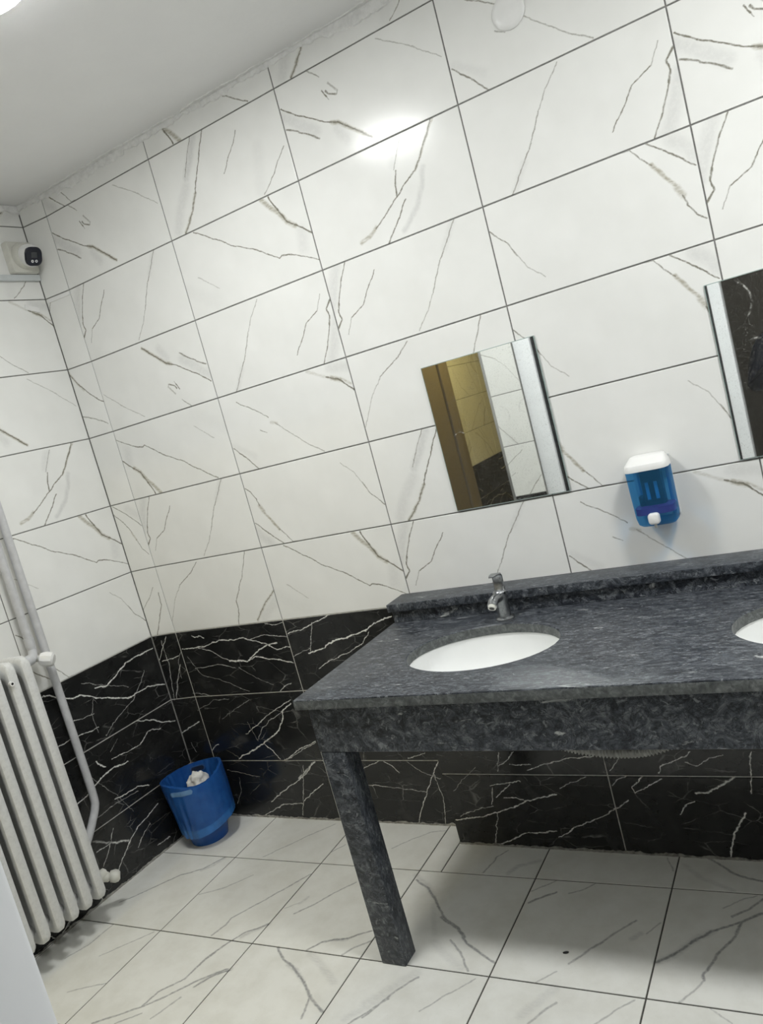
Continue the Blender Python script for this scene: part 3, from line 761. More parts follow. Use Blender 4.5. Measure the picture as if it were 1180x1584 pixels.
for i in range(-2, 9):
    for j in range(-12, 2):
        u0, v0 = i * SX_, (j - 1) * SY_
        v0 = (j) * SY_ - SY_
        if i == 2 and j == 1:      # the tile beside the boxing is cut in two
            floor_tile(u0, u0 + 0.083, v0, v0 + SY_); floor_tile(u0 + 0.083, u0 + SX_, v0, v0 + SY_)
        else: floor_tile(u0, u0 + SX_, v0, v0 + SY_)

# tiled boxing for the pipes below the basins
BX0, BY = 1.200, -0.106
boxing = struct(box('wall_boxing', (BX0 + GB, 3.06, BY + GB, 0.0, 0.0, 0.846), M['grout_light']))
FX_ = frame_of((1, 0, 0), (0, 0, 1), (0, -1, 0), (0, BY, 0))
for b0, b1 in ((0.0, 0.272), (0.272, 0.574), (0.574, 0.846)):
    for k in range(3):
        black_tile(boxing, FX_, BX0 + k * PW + (0 if k else -0.001), min(BX0 + (k + 1) * PW, 3.06), b0, b1, 'blackbox' if k < 2 and b0 < 0.5 else None)
FXS = frame_of((0, -1, 0), (0, 0, 1), (-1, 0, 0), (BX0, 0, 0))
for b0, b1 in ((0.0, 0.272), (0.272, 0.574), (0.574, 0.846)): black_tile(boxing, FXS, 0.004, -BY, b0, b1)

# ragged plaster line where ceiling meets tiles, ragged sealant where walls meet floor
def ragged(name, mtx, a0, a1, fn, mat, thick=0.003, step=0.008, flip=False):
    """strip hanging from b = top; fn(a) -> (top, bottom) in the wall frame"""
    bm = bmesh.new(); n = int((a1 - a0) / step); prev = None
    for i in range(n + 1):
        a = a0 + (a1 - a0) * i / n; t, b = fn(a); th = thick * (0.7 + 0.6 * rnd.random())
        cur = [bm.verts.new(p) for p in ((a, b, -0.002), (a, b + (t - b) * 0.12, th), (a, t - (t - b) * 0.1, th), (a, t, -0.002))]
        if prev:
            for k in range(3): bm.faces.new((prev[k], cur[k], cur[k + 1], prev[k + 1]))
        prev = cur
    o = struct(link(name, tomesh(name, bm), mat)); o.matrix_world = mtx; return o
def nz(x, s, seed): return mnoise.noise(Vector((x * s, seed, 0.3)))
def plaster_fn(a):
    w = 0.020 + 0.012 * nz(a, 9, 1) + 0.008 * nz(a, 40, 2) + 0.004 * nz(a, 120, 3)
    if 1.42 < a < 1.95: w += 0.022 * min(1, (a - 1.42) / 0.03)
    if 0.1 < a < 0.5: w += 0.012
    return CEIL + 0.001, CEIL - max(0.006, w)
ragged('trim_1', FB, 0.0, XR, plaster_fn, M['plaster'], 0.004)
ragged('trim_2', FS, 0.0, SW, lambda a: (CEIL + 0.001, CEIL - 0.022 - 0.01 * nz(a, 40, 5)), M['plaster'], 0.005)
ragged('trim_3', FL, -2.2, 0.0, lambda a: (CEIL + 0.001, CEIL - 0.03 - 0.018 * nz(a, 25, 7)), M['plaster'], 0.005)
FCE = frame_of((1, 0, 0), (0, 1, 0), (0, 0, -1), (0, 0, CEIL))
def ceil_fn(a): return 0.0, -max(0.004, 0.020 + 0.014 * nz(a, 8, 11) + 0.008 * nz(a, 45, 12))
FCE = frame_of((-1, 0, 0), (0, 1, 0), (0, 0, -1), (0, 0, CEIL))
ragged('trim_4', FCE, -XR, 0.13, lambda a: ceil_fn(-a), M['plaster'], 0.003)
def caulk_fn(seed): return lambda a: (max(0.003, 0.007 + 0.006 * nz(a, 28, seed) + 0.005 * nz(a, 90, seed + 1)), -0.001)
ragged('trim_5', FB, 0.0, 1.2, caulk_fn(21), M['caulk'], 0.004)
ragged('trim_6', FX_, 1.2, 3.06, caulk_fn(23), M['caulk'], 0.004)
ragged('trim_7', FL, -1.6, 0.0, caulk_fn(25), M['caulk'], 0.004)
ragged('trim_8', FS, 0.0, SW, caulk_fn(27), M['caulk'], 0.004)

# white plastic door unit beside the camera, closed, with a dark panel
d1 = struct(thing('door_1', 'white plastic door frame with dark panel', 'door', (0, 0, 0))); del d1['category']; del d1['label']
box('frame_post', (2.119, XD1 - 0.002, -2.26, -2.16, 0, 2.12), M['pvc'], d1, 0.004)
box('frame_post', (XS1, XS1 + 0.10, -2.12, -2.02, 0, 2.12), M['pvc'], d1, 0.004)
box('gasket', (XS1 + 0.098, XS1 + 0.106, -2.11, -2.045, 0, 2.05), M['gasket'], d1)
box('frame_head', (XS1 + 0.10, 2.119, -2.20, -2.14, 2.05, 2.12), M['pvc'], d1, 0.004)
box('panel', (XS1 + 0.10, 2.119, -2.20, -2.17, 0.0, 2.05), M['dark_glass'], d1)
# brown door in the left wall, seen only in the mirror
d2 = struct(thing('door_2', 'brown door', 'door', (0, 0, 0))); del d2['category']; del d2['label']; d2.matrix_world = ML
box('leaf', (2.93, 3.80, 0.002, 0.030, 0.0, 2.05), M['brown'], d2, 0.003)
box('frame_post', (3.815, 4.01, 0.001, 0.045, 0.0, 2.10), M['brown'], d2, 0.003)
box('gap', (3.80, 3.815, 0.001, 0.010, 0.0, 2.05), M['gasket'], d2)
box('frame_post', (2.72, 2.915, 0.001, 0.045, 0.0, 2.10), M['brown'], d2, 0.003)
box('frame_head', (2.72, 4.01, 0.001, 0.045, 2.10, 2.18), M['brown'], d2, 0.003)

# ------------------------------------------------------------ lamps
def lamp(x, y, mat, label, r=0.17):
    t = thing('ceiling_lamp', label, 'lamp', (x, y, CEIL))
    lathe('housing', [(r * 1.03, 0.0), (r * 1.03, -0.020), (r * 1.01, -0.030)], M['white_plastic'], t, 48)
    lathe('diffuser', [(r, -0.0295), (r * 0.995, -0.033), (r * 0.96, -0.0355), (r * 0.6, -0.0375), (0.004, -0.038)], mat, t, 48)
    return t
lamp(*LAMPS[0], M['lamp_a'], 'round white ceiling lamp above the open floor before the left washbasin')
lamp(*LAMPS[1], M['lamp_b'], 'round white ceiling lamp further along beyond the soap dispenser')
lamp(0.45, -3.9, M['lamp_warm'], 'round warm ceiling lamp in the side passage')
lamp(2.6, -4.2, M['corridor_fill'], 'round dim fill lamp added to brighten the corridor behind the doorway')  # made-up fill lamp, lifts the dark corridor reflected in the right mirror

# ------------------------------------------------------------ marble washstand
CT, CB = 0.850, 0.820         # counter slab
CX0, CX1, CYF = 1.172, 3.03, -0.728
van = thing('washstand', 'long dark grey marble washstand with square legs and raised back ledge', 'washstand', (CX0, 0, 0))
van.location = (0, 0, 0)
SINKS = [(1.634, -0.407), (2.546, -0.407)]
SA, SB = 0.234, 0.177
def counter_mesh():
    bm = bmesh.new(); n = 48
    xs = [CX0, 0.5 * (SINKS[0][0] + SINKS[1][0]), CX1]
    yb = BY + 0.0
    def ring(cx, z, grow=0.0): return [(SINKS[cx][0] + (SA + grow) * math.cos(2 * math.pi * i / n), SINKS[cx][1] + (SB + grow) * math.sin(2 * math.pi * i / n), z) for i in range(n)]
    def rect_pt(cx, ang, z):
        x0, x1 = xs[cx], xs[cx + 1]; ox, oy = SINKS[cx]; dx, dy = math.cos(ang), math.sin(ang); t = 1e9
        if dx > 1e-9: t = min(t, (x1 - ox) / dx)
        if dx < -1e-9: t = min(t, (x0 - ox) / dx)
        if dy > 1e-9: t = min(t, (yb - oy) / dy)
        if dy < -1e-9: t = min(t, (CYF - oy) / dy)
        return (ox + t * dx, oy + t * dy, z)
    for cx in range(2):
        ox, oy = SINKS[cx]
        angs = sorted([2 * math.pi * i / n for i in range(n)] + [math.atan2(y - oy, x - ox) % (2 * math.pi) for x in (xs[cx], xs[cx + 1]) for y in (yb, CYF)])
        def el(a, z, g=0.0): return (ox + (SA + g) * math.cos(math.atan2(math.sin(a) / SB, math.cos(a) / SA)), oy + (SB + g) * math.sin(math.atan2(math.sin(a) / SB, math.cos(a) / SA)), z)
        e = 0.003
        rings = [[rect_pt(cx, a, CB) for a in angs], [el(a, CB) for a in angs], [el(a, CT - e) for a in angs], [el(a, CT, e) for a in angs], [rect_pt(cx, a, CT) for a in angs]]
        vr = [[bm.verts.new(p) for p in r] for r in rings]; m_ = len(angs)
        for k in range(4):
            for i in range(m_):
                j = (i + 1) % m_; bm.faces.new((vr[k][i], vr[k + 1][i], vr[k + 1][j], vr[k][j]))
    bmesh.ops.remove_doubles(bm, verts=bm.verts, dist=1e-5)
    be = [e for e in bm.edges if len(e.link_faces) == 1]
    top = [e for e in be if all(abs(v.co.z - CT) < 1e-6 for v in e.verts)]
    bot = {tuple(sorted((round(v.co.x, 5), round(v.co.y, 5)) for v in e.verts)): e for e in be if all(abs(v.co.z - CB) < 1e-6 for v in e.verts)}
    for e in top:
        b = bot.get(tuple(sorted((round(v.co.x, 5), round(v.co.y, 5)) for v in e.verts)))
        if b:
            t0, t1 = e.verts; b0, b1 = b.verts
            if (t0.co.xy - b0.co.xy).length > 1e-4: b0, b1 = b1, b0
            bm.faces.new((t0, t1, b1, b0))
    bmesh.ops.recalc_face_normals(bm, faces=bm.faces)
    edge = [e for e in bm.edges if all(abs(v.co.z - CT) < 1e-6 for v in e.verts) and (all(abs(v.co.y - CYF) < 1e-6 for v in e.verts) or all(abs(v.co.x - CX0) < 1e-6 for v in e.verts))]
    bmesh.ops.bevel(bm, geom=edge, offset=0.004, segments=2, affect='EDGES', profile=0.5)
    return tomesh('countertop', bm, angle=35)
ctm = counter_mesh(); ctm.materials.append(M['stone']); ctm.materials.append(M['stone_cut'])
for f_ in ctm.polygons:
    if abs(f_.normal.z) < 0.3: f_.material_index = 1      # sawn, unpolished edges and bowl cut-outs
link('countertop', ctm, None, van)
AY = -0.712
box('apron', (1.204, 2.99, AY, AY + 0.022, 0.682, CB), M['stone'], van, 0.0012, 1)
box('apron_side', (1.204, 1.226, AY + 0.022, BY, 0.682, CB), M['stone'], van, 0.0012, 1)
for x0 in (1.206, 2.905): box('leg', (x0, x0 + 0.083, AY, AY + 0.066, 0.0, 0.681), M['stone'], van, 0.003, 2)
box('upstand', (1.180, CX1, -0.108, -0.090, CT, 0.894), M['stone'], van, 0.001, 1)
box('ledge', (1.172, CX1, -0.122, -0.001, 0.893, 0.921), M['stone'], van, 0.002, 2)

def basin(c, label):
    t = thing('washbasin', label, 'basin', (c[0], c[1], 0.66))
    prof = []
    for k in range(15):
        a = math.pi / 2 * k / 14
        prof.append((math.cos(a) ** 0.75 if k < 14 else 0.10, 0.158 - 0.150 * math.sin(a) ** 0.9))
    a, b = SA + 0.004, SB + 0.004
    bm = bmesh.new(); n = 56
    def ring(r, z, g=0.0): return [((a * r + g) * math.cos(2 * math.pi * i / n), (b * r + g) * math.sin(2 * math.pi * i / n), z) for i in range(n)]
    rings = [ring(max(r, 0.10), z) for r, z in reversed(prof)]
    rings += [ring(1.0, 0.159, 0.022), ring(1.0, 0.149, 0.022)] + [ring(max(r, 0.10), z - 0.012, 0.010) for r, z in prof]
    loft(bm, rings, True, True); bmesh.ops.recalc_face_normals(bm, faces=bm.faces)
    link('bowl', tomesh('bowl', bm, angle=40), M['ceramic'], t)
    lathe('drain', [(0.026, 0.0085), (0.026, 0.011), (0.020, 0.012), (0.016, 0.009), (0.001, 0.009)], M['chrome'], t, 24)
    lathe('waste_pipe', [(0.022, -0.004), (0.022, -0.05), (0.030, -0.05), (0.030, -0.07), (0.018, -0.07)], M['aged_plastic'], t, 20)
    return t
basin(SINKS[0], 'oval white ceramic basin sunk in the counter under the left mirror')
basin(SINKS[1], 'oval white ceramic basin sunk in the counter under the right mirror')

def faucet(x, y, label, rz=0.0):
    t = thing('faucet', label, 'faucet', (x, y, CT), rz)
    lathe('flange', [(0.030, 0.0), (0.030, 0.005), (0.026, 0.008), (0.021, 0.009)], M['chrome'], t, 28)
    lathe('body', [(0.020, 0.006), (0.0205, 0.02), (0.0195, 0.055), (0.0205, 0.075), (0.021, 0.088), (0.017, 0.093)], M['chrome'], t, 28)
    bm = bmesh.new(); pts = [(0, 0.0, 0.072), (0, -0.034, 0.077), (0, -0.060, 0.075), (0, -0.074, 0.067)]
    tube_bm(bm, smooth_path(pts, 4), 0.0155, 18); bmesh.ops.recalc_face_normals(bm, faces=bm.faces)
    sp = link('spout', tomesh('spout', bm, angle=50), M['chrome'], t)
    bm = bmesh.new(); p0 = Vector((0, -0.073, 0.068)); dr = Vector((0, -0.75, -0.66)).normalized()
    tube_bm(bm, [p0, p0 + dr * 0.010], 0.0125, 18); bmesh.ops.recalc_face_normals(bm, faces=bm.faces)
    a_ = link('aerator', tomesh('aerator', bm, angle=40), M['aged_plastic'], sp)
    bm = bmesh.new(); tube_bm(bm, [p0 + dr * 0.0102, p0 + dr * 0.0106], 0.008, 16); link('opening', tomesh('opening', bm), M['black'], sp)
    # lever: flat blade rising from the body and bending forward at its tip
    path = [Vector((0, 0.008, 0.086)), Vector((0, 0.012, 0.105)), Vector((0, 0.013, 0.136)), Vector((0, 0.006, 0.1445)), Vector((0, -0.018, 0.1465)), Vector((0, -0.036, 0.146))]
    wd = [0.018, 0.017, 0.0175, 0.0175, 0.013, 0.007]; th = [0.010, 0.0055, 0.004, 0.0035, 0.0022, 0.0015]
    bm = bmesh.new(); rings = []
    for i, p in enumerate(path):
        tg = (path[min(i + 1, 5)] - path[max(i - 1, 0)]).normalized(); nrm = Vector((1, 0, 0)).cross(tg).normalized()
        rings.append([p + Vector((1, 0, 0)) * q[0] + nrm * q[1] for q in rrect(wd[i] * 2, th[i] * 2, th[i] * 0.8, 3)])
    loft(bm, rings); bmesh.ops.recalc_face_normals(bm, faces=bm.faces)
    link('lever', tomesh('lever', bm, angle=45), M['chrome'], t)
    return t
faucet(1.628, -0.180, 'dull chrome single lever tap behind the left basin')
faucet(2.540, -0.180, 'dull chrome single lever tap behind the right basin')

# corrugated drain hose sagging below the apron
hp = smooth_path([(1.634, -0.407, 0.566), (1.66, -0.408, 0.562), (1.76, -0.405, 0.549), (1.86, -0.402, 0.523), (1.96, -0.40, 0.512), (2.06, -0.40, 0.523), (2.15, -0.36, 0.545), (2.24, -0.26, 0.560), (2.27, -0.16, 0.562), (2.27, -0.1045, 0.562)], 40)
tot = 0.0; rad = []
for i, p in enumerate(hp):
    if i: tot += (p - hp[i - 1]).length
    rad.append(0.0155 + 0.0035 * math.sin(tot * 2 * math.pi / 0.0095))
tag(tube('drain_hose', hp, rad, M['hose'], None, 16, 80), 'grey corrugated drain hose sagging beneath the marble apron', 'hose')

# ------------------------------------------------------------ mirrors
def mirror(x0, x1, z0, z1, label, arcs):
    t = thing('wall_mirror', label, 'mirror', (0.5 * (x0 + x1), 0, z0))
    w = (x1 - x0) / 2; h = z1 - z0
    box('pane', (-w, w, -0.0056, -0.0012, 0, h), M['glass_edge'], t)
    bm = bmesh.new(); vs = [bm.verts.new(p) for p in ((-w + 0.002, -0.006, 0.002), (w - 0.002, -0.006, 0.002), (w - 0.002, -0.006, h - 0.002), (-w + 0.002, -0.006, h - 0.002))]; bm.faces.new(vs)
    vs2 = [bm.verts.new((v.co.x, -0.0054, v.co.z)) for v in vs]
    for i in range(4): bm.faces.new((vs[i], vs2[i], vs2[(i + 1) % 4], vs[(i + 1) % 4]))
    bmesh.ops.recalc_face_normals(bm, faces=bm.faces)
    link('silvered_face', tomesh('silvered_face', bm), mirror_mat('mirror_glass', arcs), t); return t
mirror(1.473, 1.868, 1.183, 1.674, 'frameless rectangular mirror above the left basin, reflecting a yellow lit passage', [(0.028, 0.275, 0.034, 0.3, 0.30), (0.13, 0.285, 0.03, 2.6, 0.25), (-0.12, 0.235, 0.022, 1.6, 0.5)])
mirror(2.360, 2.756, 1.183, 1.674, 'frameless rectangular mirror above the right basin, reflecting a dark doorway', [(-0.152, 0.425, 0.062, 0.1, 0.8), (-0.10, 0.30, 0.02, 1.2, 0.6)])

# ------------------------------------------------------------ soap dispenser
sd = thing('soap_dispenser', 'clear blue wall soap dispenser with white lid and push button', 'dispenser', (2.120, 0, 1.050))
def rr_ring(w, d, r, z, y0=0.0, n=5): return [(x, y, z) for x, y in rrect(w, d, r, n, 0, y0 - d / 2)]
def shell(name, rings, mat, parent, cap0=True, cap1=True):
    bm = bmesh.new(); loft(bm, rings, cap0, cap1); bmesh.ops.recalc_face_normals(bm, faces=bm.faces); return link(name, tomesh(name, bm, angle=40), mat, parent)
shell('back_plate', [rr_ring(0.112, 0.006, 0.002, z, -0.0005) for z in (0.012, 0.19)], M['duct'], sd)
shell('tank', [rr_ring(0.096, 0.070, 0.020, 0.000, -0.006), rr_ring(0.110, 0.080, 0.024, 0.007, -0.006), rr_ring(0.117, 0.085, 0.026, 0.026, -0.006), rr_ring(0.120, 0.088, 0.026, 0.10, -0.006), rr_ring(0.122, 0.089, 0.026, 0.166, -0.006)], M['blue_clear'], sd)
shell('soap', [rr_ring(0.110, 0.079, 0.022, z, -0.010) for z in (0.036, 0.056)], M['soap'], sd)
shell('pump', [rr_ring(0.060, 0.040, 0.008, z, -0.012) for z in (0.055, 0.164)], M['pump'], sd)
for dx in (-0.012, 0.013): shell('tube', [[(x + dx, y, z) for x, y, z in rr_ring(0.010, 0.006, 0.0025, z, -0.053)] for z in (0.075, 0.125)], M['pump_light'], sd)
shell('pump_foot', [[(x - 0.036, y, z) for x, y, z in rr_ring(0.016, 0.03, 0.004, z, -0.02)] for z in (0.055, 0.085)], M['pump'], sd)
shell('lid', [rr_ring(0.1245, 0.0915, 0.027, 0.166, -0.004), rr_ring(0.1245, 0.0915, 0.027, 0.176, -0.004), rr_ring(0.120, 0.088, 0.026, 0.184, -0.004), rr_ring(0.108, 0.062, 0.024, 0.194, -0.003), rr_ring(0.098, 0.048, 0.018, 0.201, -0.003), rr_ring(0.086, 0.038, 0.014, 0.203, -0.004)], M['white_plastic'], sd)
bt = []
for y, w in ((-0.092, 0.032), (-0.104, 0.032), (-0.109, 0.028), (-0.111, 0.020)): bt.append([(x - 0.002, y, z) for x, z in rrect(w, w * 1.0, w * 0.28, 4, 0, 0.026)])
shell('push_button', bt, M['white_plastic'], sd)
tube('nozzle', [(-0.002, -0.096, 0.012), (-0.002, -0.096, -0.002)], 0.004, M['aged_plastic'], sd)

# ------------------------------------------------------------ round blanking plate high on the wall
o = lathe('blanking_plate', [(0.048, 0.0), (0.048, 0.004), (0.045, 0.0065), (0.030, 0.009), (0.002, 0.010)], M['white_plastic'], None, 40)
o.matrix_world = frame_of((1, 0, 0), (0, 0, 1), (0, -1, 0), (2.013, 0.0, 2.557))
tag(o, 'round white plastic cover plate high on the tiled wall', 'cover plate')

# ------------------------------------------------------------ radiator and pipes on the left wall
rad_t = thing('radiator', 'old cream painted ribbed radiator standing along the left wall', 'radiator'); rad_t.matrix_world = ML @ Matrix.Translation((0.71, 0, 0.113))
def section_mesh():
    H, Dp, t = 0.957, 0.150, 0.0275
    def rr(s, ix, z0, z1, r): return [(s, 0.125 + x, 0.5 * (z0 + z1) + z) for x, z in rrect(Dp - 2 * ix, z1 - z0, r, 6)]
    # front and back columns with a deep slot between them, closed heads at top and bottom
    half = [rr(0.007, 0.046, 0.062, H - 0.080, 0.022), rr(0.0065, 0.040, 0.056, H - 0.074, 0.024), rr(0.010, 0.032, 0.048, H - 0.066, 0.026), rr(0.0175, 0.026, 0.041, H - 0.058, 0.028), rr(0.0200, 0.020, 0.034, H - 0.050, 0.026),
            rr(0.0195, 0.010, 0.016, H - 0.020, 0.030), rr(0.0165, 0.004, 0.006, H - 0.007, 0.030), rr(0.009, 0.0005, 0.001, H - 0.001, 0.030)]
    rings = half + [[(-p[0], p[1], p[2]) for p in r] for r in reversed(half)]
    bm = bmesh.new(); loft(bm, rings); bmesh.ops.recalc_face_normals(bm, faces=bm.faces); return tomesh('section', bm, angle=38)
sec = section_mesh()
for k in range(12):
    o = link('section', sec, M['radiator'], rad_t); o.location = (0.06 * k, 0, 0)
for z in (0.040, 0.915): tube('hub', [(-0.03, 0.125, z), (0.69, 0.125, z)], 0.030, M['radiator'], rad_t, 16)
bm = bmesh.new(); tube_bm(bm, [(0.075, 0.196, 0.885), (0.075, 0.208, 0.885)], 0.0085, 16); vp = link('vent_plug', tomesh('vent_plug', bm, angle=40), M['white_plastic'], rad_t)
bm = bmesh.new(); tube_bm(bm, [(0.075, 0.2079, 0.885), (0.075, 0.2084, 0.885)], 0.0045, 12); link('plug_hole', tomesh('plug_hole', bm), M['black'], vp)
# supply pipe into the top valve
pa = thing('supply_pipe', 'grey heating pipe ending in the valve with white knob atop the radiator', 'pipe'); pa.matrix_world = ML
tube('pipe', [(0.586, 0.055, CEIL - 0.004), (0.586, 0.055, 1.09)], 0.0155, M['pipe'], pa, 18)
tube('coupling', [(0.586, 0.055, 1.098), (0.586, 0.055, 1.06)], [0.0185, 0.0185], M['pipe'], pa, 18)
tube('elbow', smooth_path([(0.586, 0.055, 1.065), (0.588, 0.058, 1.045), (0.600, 0.075, 1.034), (0.625, 0.105, 1.030), (0.655, 0.122, 1.028)], 5), 0.0165, M['pipe'], pa, 18)
tube('union', [(0.636, 0.114, 1.030), (0.6795, 0.125, 1.028)], 0.021, M['pipe'], pa, 8)
vb = Vector((0.606, 0.090, 1.022)); vd = Vector((-0.55, 0.75, -0.30)).normalized()
tube('valve_body', [vb, vb + vd * 0.022], [0.013, 0.011], M['aged_plastic'], pa, 12)
kn = [vb + vd * q for q in (0.016, 0.022, 0.040, 0.064, 0.070)]
tube('knob', kn, [0.016, 0.024, 0.029, 0.026, 0.018], M['white_plastic'], pa, 9, 35)
# return pipe running down and turning in behind the radiator
pb = thing('return_pipe', 'grey heating pipe running down the wall and bending in behind the radiator', 'pipe'); pb.matrix_world = ML
tube('pipe', smooth_path([(0.535, 0.055, CEIL - 0.004), (0.535, 0.055, 1.6), (0.535, 0.055, 0.60), (0.536, 0.055, 0.42), (0.545, 0.055, 0.375), (0.572, 0.056, 0.335), (0.605, 0.058, 0.295), (0.650, 0.060, 0.245), (0.664, 0.064, 0.20), (0.664, 0.09, 0.165), (0.664, 0.125, 0.158)], 6), 0.0155, M['pipe'], pb, 18)
vb = Vector((0.640, 0.122, 0.145)); vd = Vector((-0.72, 0.60, -0.28)).normalized()
tube('valve_neck', [vb - vd * 0.01, vb + vd * 0.014, vb + vd * 0.020], [0.017, 0.019, 0.013], M['aged_plastic'], pb, 14)
tube('valve_cap', [vb + vd * q for q in (0.018, 0.022, 0.040, 0.052, 0.058)], [0.012, 0.021, 0.0245, 0.021, 0.013], M['aged_plastic'], pb, 16, 60)
tube('union', [(0.632, 0.118, 0.158), (0.6795, 0.125, 0.158)], 0.020, M['aged_plastic'], pb, 8)

# ------------------------------------------------------------ security camera, cable duct and filler strip
sc_ = thing('security_camera', 'white dome security camera with black square face in the ceiling corner', 'camera'); sc_.matrix_world = ML @ Matrix.Translation((0.068, 0, 2.553))
def yring(w, h, r, y, cx=0.0, cz=0.0, n=6): return [(cx + x, y, cz + z) for x, z in rrect(w, h, r, n)]
shell('junction_box', [yring(0.126, 0.130, 0.012, 0.0), yring(0.126, 0.130, 0.012, 0.022), yring(0.118, 0.122, 0.012, 0.030), yring(0.10, 0.10, 0.012, 0.031)], M['aged_plastic'], sc_)
ax = Vector((0.10, 0.82, -0.40)).normalized()
def axial(name, prof, mat, parent, org, ax, n=28):
    t = ax; a = t.cross(Vector((0, 0, 1))).normalized(); u = a.cross(t).normalized(); org = Vector(org)
    bm = bmesh.new(); loft(bm, [[org + t * z + r * (math.cos(2 * math.pi * k / n) * a + math.sin(2 * math.pi * k / n) * u) for k in range(n)] for r, z in prof])
    bmesh.ops.recalc_face_normals(bm, faces=bm.faces); return link(name, tomesh(name, bm, angle=40), mat, parent)
axial('dome', [(0.053, 0.0), (0.053, 0.010), (0.050, 0.022), (0.045, 0.030)], M['aged_plastic'], sc_, (-0.002, 0.030, 0.002), Vector((0, 1, 0)))
axial('eyeball', [(0.030, -0.034), (0.040, -0.022), (0.045, -0.004), (0.044, 0.014), (0.041, 0.026)], M['white_plastic'], sc_, (-0.002, 0.070, -0.006), ax)
# face: rounded square black window with a lens pane and two infrared lights
cen = Vector((-0.002, 0.070, -0.006)) + ax * 0.024
sa = ax.cross(Vector((0, 0, 1))).normalized(); su = sa.cross(ax).normalized()
def face_ring(w, h, r, d, cx=0.0, cy=0.0): return [cen + sa * (cx + x) + su * (cy + y) + ax * d for x, y in rrect(w, h, r, 6)]
fc = shell('face', [face_ring(0.074, 0.074, 0.026, -0.004), face_ring(0.074, 0.074, 0.026, 0.006), face_ring(0.068, 0.068, 0.024, 0.009)], M['camera_face'], sc_)
shell('lens_window', [face_ring(0.026, 0.022, 0.002, 0.0085, 0.0, 0.006), face_ring(0.026, 0.022, 0.002, 0.0096, 0.0, 0.006)], M['camera_window'], fc)
for dx in (-0.0085, 0.0085):
    shell('infrared_light', [face_ring(0.011, 0.011, 0.0054, 0.0085, dx, -0.018), face_ring(0.011, 0.011, 0.0054, 0.0098, dx, -0.018)], M['led'], fc)
    shell('light_dot', [face_ring(0.005, 0.005, 0.0024, 0.0095, dx, -0.018), face_ring(0.005, 0.005, 0.0024, 0.0102, dx, -0.018)], M['black'], fc)
o = box('cable_duct', (0.004, 2.4, 0.001, 0.017, 2.461, 2.486), M['duct'], None, 0.002); o.matrix_world = ML
tag(o, 'pale plastic cable duct running along the left wall below the camera', 'cable duct')
o = box('filler_strip', (0.004, SW - 0.002, 2.366, 2.380, -0.001, 0.003), M['white_plastic'], None, 0.001, 1); o.matrix_world = FS.copy()
tag(o, 'thin white filler strip along a tile joint in the corner', 'filler')
o = box('tape_scrap', (0.045, 0.112, 0.0005, 0.003, 2.338, 2.360), M['white_plastic'], None, 0.001, 1); o.matrix_world = ML @ Matrix.Translation((0.078, 0, 2.349)) @ Matrix.Rotation(R_(-14), 4, 'Y') @ Matrix.Translation((-0.078, 0, -2.349))
tag(o, 'small white scrap stuck on the left wall under the camera', 'scrap')

# ------------------------------------------------------------ waste bin with bag and tissue
BC = (0.012, -0.158)
bn = thing('waste_bin', 'blue plastic waste bin lined with a blue bag, in the tiled corner', 'bin', (BC[0], BC[1], 0.0))
HB = 0.292
def rim_z(a): return HB + 0.010 * math.cos(2 * (a - R_(60))) + 0.004 * math.sin(3 * a)
def body_r(z): return 0.079 + (0.128 - 0.079) * (z / HB) ** 0.9
NB = 128
def bin_ring(fr, off=0.0, z=None):
    out = []
    for i in range(NB):
        a = 2 * math.pi * i / NB; zz = z if z is not None else fr * rim_z(a); r = body_r(min(zz, HB + .012)) + off
        out.append((r * math.cos(a), r * math.sin(a), zz))
    return out
shell('body', [bin_ring(0, 0, 0.0), bin_ring(0, 0, 0.10), bin_ring(0.55, 0), bin_ring(1.0, 0), bin_ring(1.0, -0.003), bin_ring(0.5, -0.003), bin_ring(0, -0.003, 0.008)], M['bin'], bn)
def bag_hem(a): return 0.075 + 0.010 * math.sin(a * 2 + 1) + 0.016 * math.cos(a - R_(40))
def bag_r(a, z):
    """radius of the bag skirt: it hangs free on its right side and hugs the bin on its left"""
    hem = bag_hem(a); f = min(1.0, max(0.0, (z - hem) / (rim_z(a) + 0.003 - hem)))
    hang = max(0.0, math.cos(a - R_(15))) ** 0.7 if math.cos(a - R_(15)) > 0 else 0.0
    r = body_r(z) + 0.004 + (1 - f) ** 0.8 * (0.037 * hang + 0.022 * max(0.0, math.cos(a - R_(300))))
    fold = 1.0 if math.cos(a - R_(215)) > 0.2 else 0.35
    return r + (0.0020 * math.sin(a * 17 + 3 * f) + 0.0015 * math.sin(a * 29 - 4 * f)) * fold * (0.4 + 0.6 * (1 - f))
def bag_ring(f):
    """f = 1 at the rim, 0 at the hem"""
    out = []
    for i in range(NB):
        a = 2 * math.pi * i / NB; z = bag_hem(a) + (rim_z(a) + 0.003 - bag_hem(a)) * f; r = bag_r(a, z)
        out.append((r * math.cos(a), r * math.sin(a), z))
    return out
def bag_in(f):
    out = []
    for i in range(NB):
        a = 2 * math.pi * i / NB; z = 0.05 + (rim_z(a) + 0.004 - 0.05) * f
        r = body_r(z) - 0.007 - 0.004 * (1 - f) + (0.0022 * math.sin(a * 19 + 2 * f) + 0.0016 * math.sin(a * 31)) * (1 - f * 0.4)
        out.append((r * math.cos(a), r * math.sin(a), z))
    return out
shell('bag', [bag_ring(k / 12) for k in range(13)] + [bag_in(k / 8) for k in range(8, -1, -1)], M['bag'], bn, False, True)
